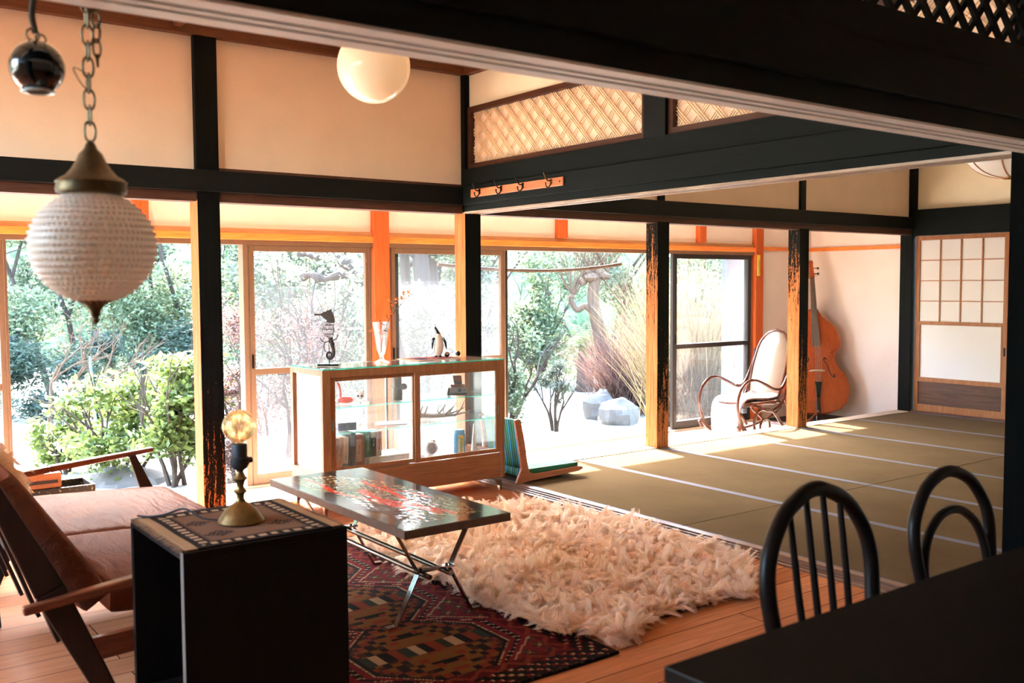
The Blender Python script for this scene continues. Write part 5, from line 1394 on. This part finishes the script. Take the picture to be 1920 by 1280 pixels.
def akari():
    c = px(1905, 268, 6.25); t = thing('paper_pendant', 'white ribbed paper pendant with bamboo rings in the tatami room', 'pendant lamp', c); R = .315
    g = G(); rows = 10
    prof = [(R*math.sin(a)**.8 if 0 < a < PI else .0, -R*.80*math.cos(a)) for a in np.linspace(.12, PI-.12, 22)]
    G().lathe(prof, 40, cap=False).build('shade', 'shoji_paper', t, ang=80)
    g = G()
    for k in range(8):
        a = k*PI/4+.2; g.tube([(r*1.012*math.cos(a), r*1.012*math.sin(a), z) for r, z in prof], .0045, 6)
    g.tube([(.06*math.cos(a), .06*math.sin(a), -R*.80) for a in np.linspace(0, 2*PI, 20)[:-1]], .006, 6, closed=True); g.build('ribs', 'cabinet_y', t)
    G().tube([(0, 0, R*.78), (0, 0, ZC+.04-c.z)], .004, 6).build('cord', 'matte_black', t)
    G().tube([(-.07, 0, -R*.80), (.07, 0, -R*.80)], .006, 6).build('bottom_bar', 'cabinet_y', t)
akari()

# ================================================================== NEAR TABLE AND CHAIRS
t = thing('dining_table', 'large dark dining table top at the camera side, with two dark chairs behind it', 'dining table', (-2.68, -5.40, 0))
G().box(0, 1.9, 0, .91, .672, .70).build('tabletop', 'table_dark', t, smooth=False, bevel=.003)
for x, y in ((.10, .08), (1.75, .08), (.10, .78), (1.75, .78)): G().box(x, x+.07, y, y+.07, 0, .672).build('leg', 'table_dark', t, smooth=False, bevel=.004)
G().box(.12, 1.80, .80, .825, .60, .672).build('apron', 'table_dark', t, smooth=False)
def dchair(lab, cx, y, rz, style, top):
    t = thing('dining_chair', lab, 'dining chair', (cx, y, 0), rz, 'dark chairs at the dining table')
    # local: back plane at y=0 leaning to +y (top), seat towards -y (the table)
    def B(x, z): return (x, (z-.44)*.13, z)
    hw = .208 if style == 0 else .175
    if style == 0:
        pts = [B(-hw*.86, .44), B(-hw*.97, .56), B(-hw, .65), B(-hw*.90, .72), B(-hw*.62, .787), B(-hw*.25, top-.010), B(0, top), B(hw*.25, top-.010), B(hw*.62, .787), B(hw*.90, .72), B(hw, .65), B(hw*.97, .56), B(hw*.86, .44)]
        G().tube(smoothpath(pts, 5), .0185, 12).build('back_bow', 'chair_dark', t)
        for k in (-1.5, -.5, .5, 1.5):
            x = k*.066; zt = top-.008-.040*(abs(k)/1.5)**2.2
            G().tube([B(x*.9, .44), B(x, .62), B(x*1.02, zt)], [.009, .0085, .0075], 8).build('spindle', 'chair_dark', t)
    else:
        pts = [B(-hw*.82, .44), B(-hw*.98, .58), B(-hw, .66), B(-hw*.88, .715), B(-hw*.55, .775), B(0, top), B(hw*.55, .775), B(hw*.88, .715), B(hw, .66), B(hw*.98, .58), B(hw*.82, .44)]
        G().tube(smoothpath(pts, 6), .0165, 12).build('back_bow', 'chair_dark', t)
        i = hw*.83; pts = [B(-hw*.84, .47), B(-i, .575), B(-i*.80, .645), B(-i*.4, .690), B(0, .702), B(i*.4, .690), B(i*.80, .645), B(i, .575), B(hw*.84, .47)]
        G().tube(smoothpath(pts, 6), .0125, 10).build('inner_bow', 'chair_dark', t)
    G().lathe([(.0, .425), (.19, .425), (.205, .435), (.205, .447), (.195, .455), (.0, .450)], 32, (0, -.185, 0)).build('seat', 'chair_dark', t)
    for sx in (-1, 1):
        for sy in (-.06, -.31): G().tube([(sx*.13, sy, .43), (sx*.185, sy+(.05 if sy > -.2 else -.05), 0)], [.017, .012], 10).build('leg', 'chair_dark', t)
    G().tube([(.163*math.cos(a), -.185+.163*math.sin(a), .2) for a in np.linspace(0, 2*PI, 28)[:-1]], .008, 8, closed=True).build('stretcher_ring', 'chair_dark', t)
dchair('dark wooden dining chair with four spindles in its hooped back', -1.885, -4.245, rad(3), 0, .834)
dchair('dark bentwood dining chair with a double hoop back', -1.30, -4.235, rad(-2), 1, .804)

# ================================================================== BEHIND THE SOFA
t = thing('chrome_armchair', 'black seated chair with bent chrome frame behind the sofa', 'armchair', (-3.62, -1.45, 0))
for y in (0.0, .50):
    G().tube(smoothpath([(.36, y, .62), (.30, y, .52), (.42, y, .30), (.52, y, .12), (.50, y, .03)], 6) if 0 else smoothpath([(-.05, y, .70), (.06, y, .52), (.16, y, .34), (.22, y, .22), (.14, y, .08), (-.06, y, .02), (-.32, y, .02)], 6), .011, 10).build('frame', 'chrome', t)
G().bar((-.02, .25, .36), (.28, .25, .22), .48, .05).build('seat', 'matte_black', t, smooth=False, bevel=.01)
G().bar((.18, .25, .22), (.46, .25, .22), .46, .11).bar((.44, .25, .24), (.49, .25, .22), .46, .15).build('seat_block', 'matte_black', t, smooth=False, bevel=.01)
G().bar((-.08, .25, .35), (-.28, .25, .85), .46, .04, (1, 0, 0)).build('backrest', 'matte_black', t, smooth=False, bevel=.01)
for y in (.03, .47):
    G().tube([(.44, y, .17), (.45, y, 0)], .016, 10).build('leg', 'matte_black', t)
t = thing('crate', 'black crate full of papers on the veranda floor beyond the sofa', 'crate', (-2.78, .16, -.15))
def speck():
    n = NT('black_speckle'); f = n.noise(n.coord(), 60, 2); n.done(n.pbsdf(n.ramp(f, [(.62, lin(26, 24, 22)), (.66, lin(170, 150, 90))]), .6))
speck()
G().box(0, .36, 0, .012, 0, .36).box(0, .36, .238, .25, 0, .36).box(0, .012, .012, .238, 0, .36).box(.348, .36, .012, .238, 0, .36).box(.012, .348, .012, .238, 0, .012).build('body', 'black_speckle', t, smooth=False)
G().box(.02, .15, -.008, 0, .15, .165).build('rail', 'cabinet_x', t, smooth=False)
t = thing('wooden_radio', 'low wooden box radio standing on the black crate', 'radio', (-2.86, .17, .212))
G().box(0, .27, 0, .22, 0, .085).build('case', 'cabinet_x', t, smooth=False, bevel=.008)
G().box(.02, .25, -.003, .001, .028, .045).build('dial', 'matte_black', t, smooth=False)
g = G()
for k in range(9): g.box(.03+k*.025, .04+k*.025, -.004, 0, .008, .016)
g.build('keys', 'bone', t, smooth=False)
# ================================================================== GARDEN
GZ = -.60
def ground():
    n = 60; V = []; Q = []
    for j in range(n+1):
        for i in range(n+1):
            x = -30+80*i/n; y = 1.30+60*j/n
            z = GZ+.05*math.sin(x*1.3)*math.sin(y*1.1)*min(1, (y-1.3)/2)
            V.append((x, y, z))
    Q = [(j*(n+1)+i, j*(n+1)+i+1, (j+1)*(n+1)+i+1, (j+1)*(n+1)+i) for j in range(n) for i in range(n)]
    o = npmesh('ground', V, Q, 'dry_lawn', smooth=True); S_(o)
    # wooded hillside closing the view
    V = []; Q = []; m = 80; k = 12
    for j in range(k+1):
        for i in range(m+1):
            a = rad(-50+i*135/m); r = 24+j*1.6+2*math.sin(i*.7)
            V.append((CAM.x+r*math.sin(a), CAM.y+r*math.cos(a), GZ-.3+j*(1.0+.35*max(0, min(1, (.62-i/m)/.25)))+.5*math.sin(i*1.7+j)))
    Q = [(j*(m+1)+i, j*(m+1)+i+1, (j+1)*(m+1)+i+1, (j+1)*(m+1)+i) for j in range(k) for i in range(m)]
    o = npmesh('hillside', V, Q, 'hill_green', smooth=True); S_(o)
ground()
def leaves(name, blobs, n, size, mat, parent, seed=1, shell=.45, long=2.0, up=.0, minz=GZ+.02, kind=None, fill=1):
    """leaf blades scattered through ellipsoid clumps (cx,cy,cz,rx,ry,rz)"""
    rs = np.random.RandomState(seed); B = np.array(blobs, float); vol = (B[:, 3]*B[:, 4]*B[:, 5])**.7; pr = vol/vol.sum()
    k = rs.choice(len(B), n, p=pr); d = rs.normal(0, 1, (n, 3)); d /= np.linalg.norm(d, axis=1)[:, None]
    r = 1-shell*rs.uniform(0, 1, n)**.8
    c = B[k, :3]+d*B[k, 3:]*r[:, None]+rs.normal(0, .04, (n, 3))*B[k, 3:]
    ax = rs.normal(0, 1, (n, 3)); ax[:, 2] = ax[:, 2]*.6+up; ax /= np.linalg.norm(ax, axis=1)[:, None]
    s = np.cross(ax, rs.normal(0, 1, (n, 3))); s /= np.linalg.norm(s, axis=1)[:, None]
    L = size*rs.uniform(.6, 1.3, n)
    V = np.stack([c-ax*L[:, None]/2, c+s*(L/long/2)[:, None], c+ax*L[:, None]/2, c-s*(L/long/2)[:, None]], 1)
    V[..., 2] = np.maximum(V[..., 2], minz)
    Q = np.arange(n*4).reshape(n, 4)
    o = npmesh(name, V.reshape(-1, 3), Q, mat, parent, np.repeat(rs.uniform(0, 1, n), 4))
    if kind: o['kind'] = kind
    return o
def branches(g, p, d, L, r, depth, rnd, spread=.6, seg=3, bend=.25, kids=3, ratio=.68):
    pts = [Vector(p)]; dd = Vector(d).normalized()
    for s in range(seg):
        dd = (dd+Vector((rnd.uniform(-1, 1), rnd.uniform(-1, 1), rnd.uniform(-.6, .8)))*bend).normalized(); pts.append(pts[-1]+dd*L/seg)
    g.tube(pts, [r*(1-.45*i/seg) for i in range(seg+1)], 5 if depth < 2 else 7, cap=False)
    if depth <= 0: return
    for k in range(kids):
        q = pts[rnd.randint(max(1, seg-1), seg)] if k else pts[-1]
        nd = (dd+Vector((rnd.uniform(-1, 1), rnd.uniform(-1, 1), rnd.uniform(-.5, .9)))*spread).normalized()
        branches(g, q, nd, L*ratio*rnd.uniform(.8, 1.2), r*.52, depth-1, rnd, spread, seg, bend, kids, ratio)
def at(x, y, dep): p = px(x, y, dep); return p
def gr(x, dep, y=700):
    p = px(x, y, dep); return Vector((p.x, p.y, GZ))
def bush(name, lab, cat, x, dep, w, h, mat, n, size, seed, blobs=13, bark='bark', group=None, tall=0, long=2.0, shell=.9, sprigs=0):
    b = gr(x, dep); t = thing(name, lab, cat, b, group=group); rnd = random.Random(seed)
    BL = []
    for k in range(blobs):
        a = rnd.uniform(0, 6.28); rr = rnd.uniform(0, .6)*w/2; zz = h*rnd.uniform(.22, .9)
        BL.append((rr*math.cos(a), rr*math.sin(a), zz, w*.19*rnd.uniform(.5, 1.4), w*.19*rnd.uniform(.5, 1.4), h*.15*rnd.uniform(.5, 1.5)))
    g = G()
    for k in range(5 if not sprigs else sprigs):
        branches(g, (rnd.uniform(-.06, .06)*w, rnd.uniform(-.06, .06)*w, 0), (rnd.uniform(-.5, .5), rnd.uniform(-.5, .5), 1), h*.45, .012+.008*h, 2, rnd, .55)
    g.build('stems', bark, t)
    leaves('foliage', BL, n, size, mat, t, seed, shell, long, minz=.02)
    return t
# -- bamboo and evergreen wall on the far side, seen through the open doors
def thicket(lab, x, dep, y0, w, depth, z1, mat, n, size, seed, z0=0., kind='thing'):
    b = gr(x, dep); t = thing('evergreen_tree', lab, 'tree', b, group='trees closing the garden'); rnd = random.Random(seed); BL = []
    for k in range(26):
        zz = rnd.uniform(z0, z1); BL.append((rnd.uniform(-.5, .5)*w, rnd.uniform(-.5, .5)*depth, zz, w*.13*rnd.uniform(.7, 1.5), depth*.2, .38*rnd.uniform(.7, 1.4)))
    g = G()
    for k in range(3): branches(g, (rnd.uniform(-.3, .3)*w, rnd.uniform(-.3, .3)*depth, 0), (0, 0, 1), z1*.5, .06, 2, rnd, .7)
    g.build('trunk', 'bark', t)
    leaves('crown', BL, n, size, mat, t, seed, .6, 2.4, minz=.02)
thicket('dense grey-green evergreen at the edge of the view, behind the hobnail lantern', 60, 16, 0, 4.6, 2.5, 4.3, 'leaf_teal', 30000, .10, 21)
thicket('dense bamboo-like evergreen behind the lime green shrub', 250, 16.5, 0, 4.6, 2.5, 4.3, 'leaf_mid', 32000, .09, 22)
thicket('tall evergreen seen beside the weathered post', 430, 17, 0, 3.6, 2.5, 4.3, 'leaf_mid', 24000, .09, 23)
thicket('pale-leaved tree mass behind the dusty glass door', 600, 17, 0, 4.2, 2.5, 4.3, 'leaf_pale', 26000, .09, 24)
thicket('light green tree mass behind the penguin figurine', 800, 18, 0, 4.2, 2.5, 4.4, 'leaf_pale', 26000, .10, 25)
thicket('dark leaved tree mass behind the open doors', 980, 20, 0, 4.2, 2.5, 4.6, 'leaf_mid', 20000, .10, 26)
thicket('pale leaved tree mass behind the pruned tree', 1150, 21, 0, 4.5, 2.5, 4.8, 'leaf_pale', 22000, .10, 27)
thicket('green tree mass behind the feathery grass', 1330, 20, 0, 4.2, 2.5, 4.8, 'leaf_mid', 22000, .10, 28)
# teal shade thicket low in the left opening
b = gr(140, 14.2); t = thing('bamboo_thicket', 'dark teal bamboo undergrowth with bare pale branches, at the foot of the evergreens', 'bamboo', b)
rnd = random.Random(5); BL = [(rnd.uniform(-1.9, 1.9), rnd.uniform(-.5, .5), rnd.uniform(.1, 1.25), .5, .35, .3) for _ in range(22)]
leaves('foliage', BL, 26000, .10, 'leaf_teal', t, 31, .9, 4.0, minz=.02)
b = gr(150, 12.6); t = thing('bare_tree', 'leafless pale tree with spreading branches in front of the dark bamboo', 'tree', b); g = G(); rnd = random.Random(8)
for k in range(3): branches(g, (rnd.uniform(-.5, .5), 0, .2), (rnd.uniform(-.9, .7), rnd.uniform(-.2, .2), 1), .75, .028, 3, rnd, .8, 3, .3)
g.build('branches', 'bark_pale', t)
t = thing('blue_pole', 'thin blue garden pole standing among the bare branches', 'pole', gr(178, 12.2)); G().tube([(0, 0, 0), (-.06, 0, 1.05)], .018, 8).build('pole', 'blue_tin', t)
bush('lime_shrub', 'bright lime green shrub beyond the far sofa arm', 'shrub', 225, 9.6, 2.0, 1.25, 'leaf_lime', 5200, .075, 41)
bush('lime_shrub', 'bright lime green shrub close to the weathered post', 'shrub', 325, 9.2, 1.5, 1.5, 'leaf_lime', 5200, .08, 42)
bush('lime_shrub', 'low lime green shrub with small leaves beyond the sofa back', 'shrub', 120, 9.9, 1.2, .75, 'leaf_lime', 2500, .07, 43)
bush('pink_shrub', 'pinkish bare-twigged shrub seen beside the bulb lamp', 'shrub', 440, 9.0, 1.1, 1.35, 'leaf_pink', 6000, .035, 44)
bush('pink_shrub', 'tall pinkish blossom shrub behind the glass door beside the cabinet', 'shrub', 545, 11, 2.4, 2.1, 'leaf_pink', 12000, .04, 45)
bush('pale_shrub', 'pale leafy shrub behind the seahorse sculpture', 'shrub', 640, 12, 2.6, 2.2, 'leaf_pale', 9000, .06, 46)
bush('pale_shrub', 'pale leafy shrub behind the penguin figurine', 'shrub', 800, 11.5, 2.2, 1.9, 'leaf_pale', 9000, .06, 47)
# flat stepping stone
def rock(lab, c, r, sc, seed, mat='stone'):
    o = G().ball((0, 0, 0), r, 22, sc); rnd = random.Random(seed)
    o.v = [tuple(Vector(p)*(1+.42*noise.noise(Vector(p)*1.1/r+Vector((seed, 0, 0)))+.15*noise.noise(Vector(p)*3/r))) for p in o.v]
    o = o.build('rock', mat, None, ang=20); o.location = c; setp(o, lab, 'rock')
p = gr(210, 9.4); rock('big flat stone on the lawn beyond the far sofa arm', p, .55, (1, .7, .28), 2)
p = gr(1128, 14.0); rock('pale upright boulder on the lawn under the twiggy bush', (p.x, p.y, GZ+.1), .30, (.9, .7, .95), 3)
p = gr(1160, 13.6); rock('pale sloping boulder beside the upright one', (p.x, p.y, GZ+.08), .34, (1.0, .7, .75), 4)
p = gr(500, 9.6); rock('low grey stone seen through the lower pane beside the cabinet', p, .32, (1.2, .7, .3), 6)
# tree with heavy branches behind door
b = gr(640, 11.0); t = thing('old_tree', 'gnarled tree whose thick bare limbs cross the top of the glass door', 'tree', b); g = G()
for P, r in (([(600, 468), (632, 476), (655, 500), (685, 520)], .045), ([(560, 470), (580, 474), (600, 480), (618, 476)], .03), ([(565, 517), (585, 512), (610, 520), (645, 512), (690, 530), (740, 545)], .04), ([(655, 485), (668, 515), (700, 545)], .035), ([(690, 530), (730, 600), (760, 760)], .08)):
    pts = smoothpath([px(x, y, 11.0)-b for x, y in P], 4); g.tube(pts, [r*(1+.3*math.sin(k*1.3)) for k in range(len(pts))], 8)
g.tube([px(760, 760, 11)-b, (px(765, 860, 11)-b)], .11, 10); g.build('limbs', 'bark', t)
rnd = random.Random(2); BL = [tuple(px(rnd.uniform(500, 690), rnd.uniform(425, 520), 11+rnd.uniform(-.5, .8))-b)+(.28, .28, .16) for _ in range(18)]
leaves('foliage', BL, 2600, .06, 'leaf_pale', t, 51, .9)
for i, (x, r, lab) in enumerate(((795, .13, 'thick mossy tree trunk behind the glass door with the penguin'), (815, .10, 'slimmer pale trunk beside the thick mossy one'), (765, .09, 'narrow trunk nearest the orange window post'))):
    b = gr(x, 13.5+i*.6); t = thing('garden_tree', lab, 'tree', b, group='trunks behind the second glass door'); rnd = random.Random(60+i)
    g = G(); pts = smoothpath([(0, 0, 0), (.05, 0, 1.2), (-.04, 0, 2.2), (.02, .1, 3.2), (.2, .1, 4.0)], 4); g.tube(pts, [r*(1-.3*k/len(pts)) for k in range(len(pts))], 9)
    for k in range(3): branches(g, (0, 0, 2.2+.35*k), (rnd.uniform(-1, 1), rnd.uniform(-.3, .3), .35), .8, .04, 2, rnd, .7)
    g.build('trunk', 'bark', t)
    BL = [(rnd.uniform(-1.3, 1.3), rnd.uniform(-.5, .5), rnd.uniform(2.3, 3.5), .35, .3, .22) for _ in range(14)]; leaves('crown', BL, 3500, .07, 'leaf_mid', t, 61+i, .9)
# bamboo pole hanging from the eave
pts = smoothpath([px(x, y, 8.8+(x-822)/344*1.4) for x, y in ((822, 494), (870, 499), (950, 506), (1040, 508), (1110, 504), (1166, 497))], 5)
o0 = pts[0].copy(); t = thing('bamboo_pole', 'long bamboo drying pole hanging level outside the windows', 'pole', o0)
g = G(); n = len(pts); g.tube([p-o0 for p in pts], [.016 if k % 4 else .0185 for k in range(n)], 10); g.build('pole', 'bark_pale', t)
g = G()
for k in (3, n-5): g.tube([pts[k]-o0+Vector((0, 0, .012)), Vector((pts[k].x-o0.x, min(pts[k].y, 2.15)-o0.y, 2.2-o0.z))], .003, 5)
g.build('cord', 'wool_cord', t)
# pollarded tree
b = gr(1130, 14.8); t = thing('pollarded_tree', 'pruned tree with a knobbly head and thin upright shoots', 'tree', b); g = G()
q = lambda x, y, d=14.8: px(x, y, d)-b
for P, r0, r1 in (([(1135, 740), (1133, 690), (1122, 620), (1112, 560), (1118, 520)], .12, .085), ([(1120, 600), (1100, 575), (1082, 582), (1070, 560)], .06, .04), ([(1165, 740), (1160, 690), (1168, 620), (1172, 585)], .07, .04)):
    pts = smoothpath([q(x, y) for x, y in P], 4); g.tube(pts, list(np.linspace(r0, r1, len(pts))), 9)
g.ball(q(1112, 522), .12, 12, (1.3, 1, .7)).ball(q(1134, 519), .09, 10, (1.2, 1, .7)).ball(q(1094, 529), .07, 10).ball(q(1072, 558), .05, 8).ball(q(1124, 512), .08, 9).ball(q(1104, 512), .07, 9); g.build('trunk', 'bark_pale', t)
g = G(); rnd = random.Random(12)
for k in range(80):
    x0_ = rnd.choice((1095, 1112, 1140, 1075, 1172)); y0_ = {1095: 528, 1112: 515, 1140: 512, 1075: 556, 1172: 585}[x0_]
    a = rnd.uniform(-.75, .75); p0 = q(x0_, y0_); L = rnd.uniform(.4, 1.0)
    p1 = p0+(R2*math.sin(a)+Vector((0, 0, 1))*math.cos(a))*L+Vector((0, rnd.uniform(-.2, .2), 0)); g.tube([p0, (p0+p1)/2+Vector((0, 0, .02)), p1], [.010, .008, .004], 4)
g.build('shoots', 'bark_pale', t)
# cycad / palm and dark stump
b = gr(1095, 17.5); t = thing('cycad', 'small cycad palm with yellow-green fronds on a dark trunk, behind the bushes', 'palm', b)
G().tube([(0, 0, 0), (.04, 0, .75)], [.16, .13], 10).build('trunk', 'bark', t)
V = []; Q = []; rnd = random.Random(7)
for k in range(46):
    a = rnd.uniform(0, 6.28); el = rnd.uniform(-.1, 1.3); L = rnd.uniform(.6, 1.0); prev = None
    for s in range(12):
        tt = s/11; r_ = L*tt; p = Vector((.04+math.cos(a)*r_*math.cos(el), math.sin(a)*r_*math.cos(el), .8+r_*math.sin(el)-.5*r_*r_))
        side = Vector((-math.sin(a), math.cos(a), 0))*(.10*math.sin(PI*min(1, tt*1.05+.02))+.01); f = Vector((math.cos(a), math.sin(a), 0))*.05
        for sg in (-1, 1):
            i = len(V); V += [tuple(p), tuple(p+f*.5), tuple(p+side*sg+f+Vector((0, 0, -.02))), tuple(p+side*sg*.9+f*.6)]; Q.append((i, i+1, i+2, i+3))
npmesh('fronds', V, Q, 'leaf_lime', t, [random.random() for _ in V])
bush('garden_shrub', 'green leafy shrub right beside the cabinet corner', 'shrub', 955, 12.5, 1.1, 1.75, 'leaf_mid', 4500, .06, 71)
bush('garden_shrub', 'small round shrub with bare lower stems in the middle of the lawn', 'shrub', 1042, 12.6, .75, .95, 'leaf_pale', 2600, .035, 72, blobs=5)
bush('garden_shrub', 'wide dark green shrub in the shade behind the pruned tree', 'shrub', 1010, 19, 2.4, 2.3, 'leaf_mid', 7000, .08, 74)
# twiggy grass-like bushes
def twig_bush(lab, x, dep, w, h, n, mat, seed, lean=0.0, name='twiggy_bush', cat='bush'):
    b = gr(x, dep); t = thing(name, lab, cat, b); rs = np.random.RandomState(seed)
    a = rs.uniform(0, 2*PI, n); e = rs.uniform(0, 1, n)**.6; L = h*rs.uniform(.55, 1.1, n)
    d = np.stack([np.cos(a)*e*w/2/h+lean, np.sin(a)*e*w/2/h, np.ones(n)], 1); d /= np.linalg.norm(d, axis=1)[:, None]
    P = np.stack([rs.normal(0, .08*w, n), rs.normal(0, .08*w, n), np.zeros(n)], 1); segs = 4; V = np.zeros((n, segs+1, 2, 3)); side = rs.normal(0, 1, (n, 3)); side[:, 2] = 0; side /= np.linalg.norm(side, axis=1)[:, None]
    for s in range(segs+1):
        tt = s/segs; c = P+d*L[:, None]*tt; c[:, 0] += d[:, 0]*L*.35*tt*tt; c[:, 2] -= .22*L*tt*tt*e
        wd = .011*(1-.7*tt); V[:, s, 0] = c-side*wd/2; V[:, s, 1] = c+side*wd/2
    V = V.reshape(-1, 3); bb = np.arange(n)[:, None]*(segs+1)*2; Q = np.stack([np.concatenate([bb+2*s, bb+2*s+1, bb+2*s+3, bb+2*s+2], axis=1) for s in range(segs)], 1).reshape(-1, 4)
    npmesh('twigs', V, Q, mat, t, np.repeat(rs.uniform(0, 1, n), (segs+1)*2))
twig_bush('dense pinkish twiggy bush behind the boulders', 1175, 14.6, 2.2, 1.5, 1900, 'leaf_pink', 81)
twig_bush('tall straw-coloured feathery grass beyond the glass door', 1300, 12.0, 2.4, 2.3, 1800, 'leaf_straw', 82, name='feather_grass', cat='grass clump')
twig_bush('upright pale feathery grass beside the worn post', 1235, 16, 1.6, 2.6, 450, 'leaf_straw', 83, name='feather_grass', cat='grass clump')
bush('garden_shrub', 'leafy green shrub seen at the top of the far glass door', 'shrub', 1330, 15, 2.2, 3.0, 'leaf_mid', 7000, .08, 75)
bush('garden_shrub', 'low leafy shrub behind the rocking chair', 'shrub', 1380, 13, 1.6, 1.2, 'leaf_pale', 4000, .06, 76)
bpy.context.view_layer.update()
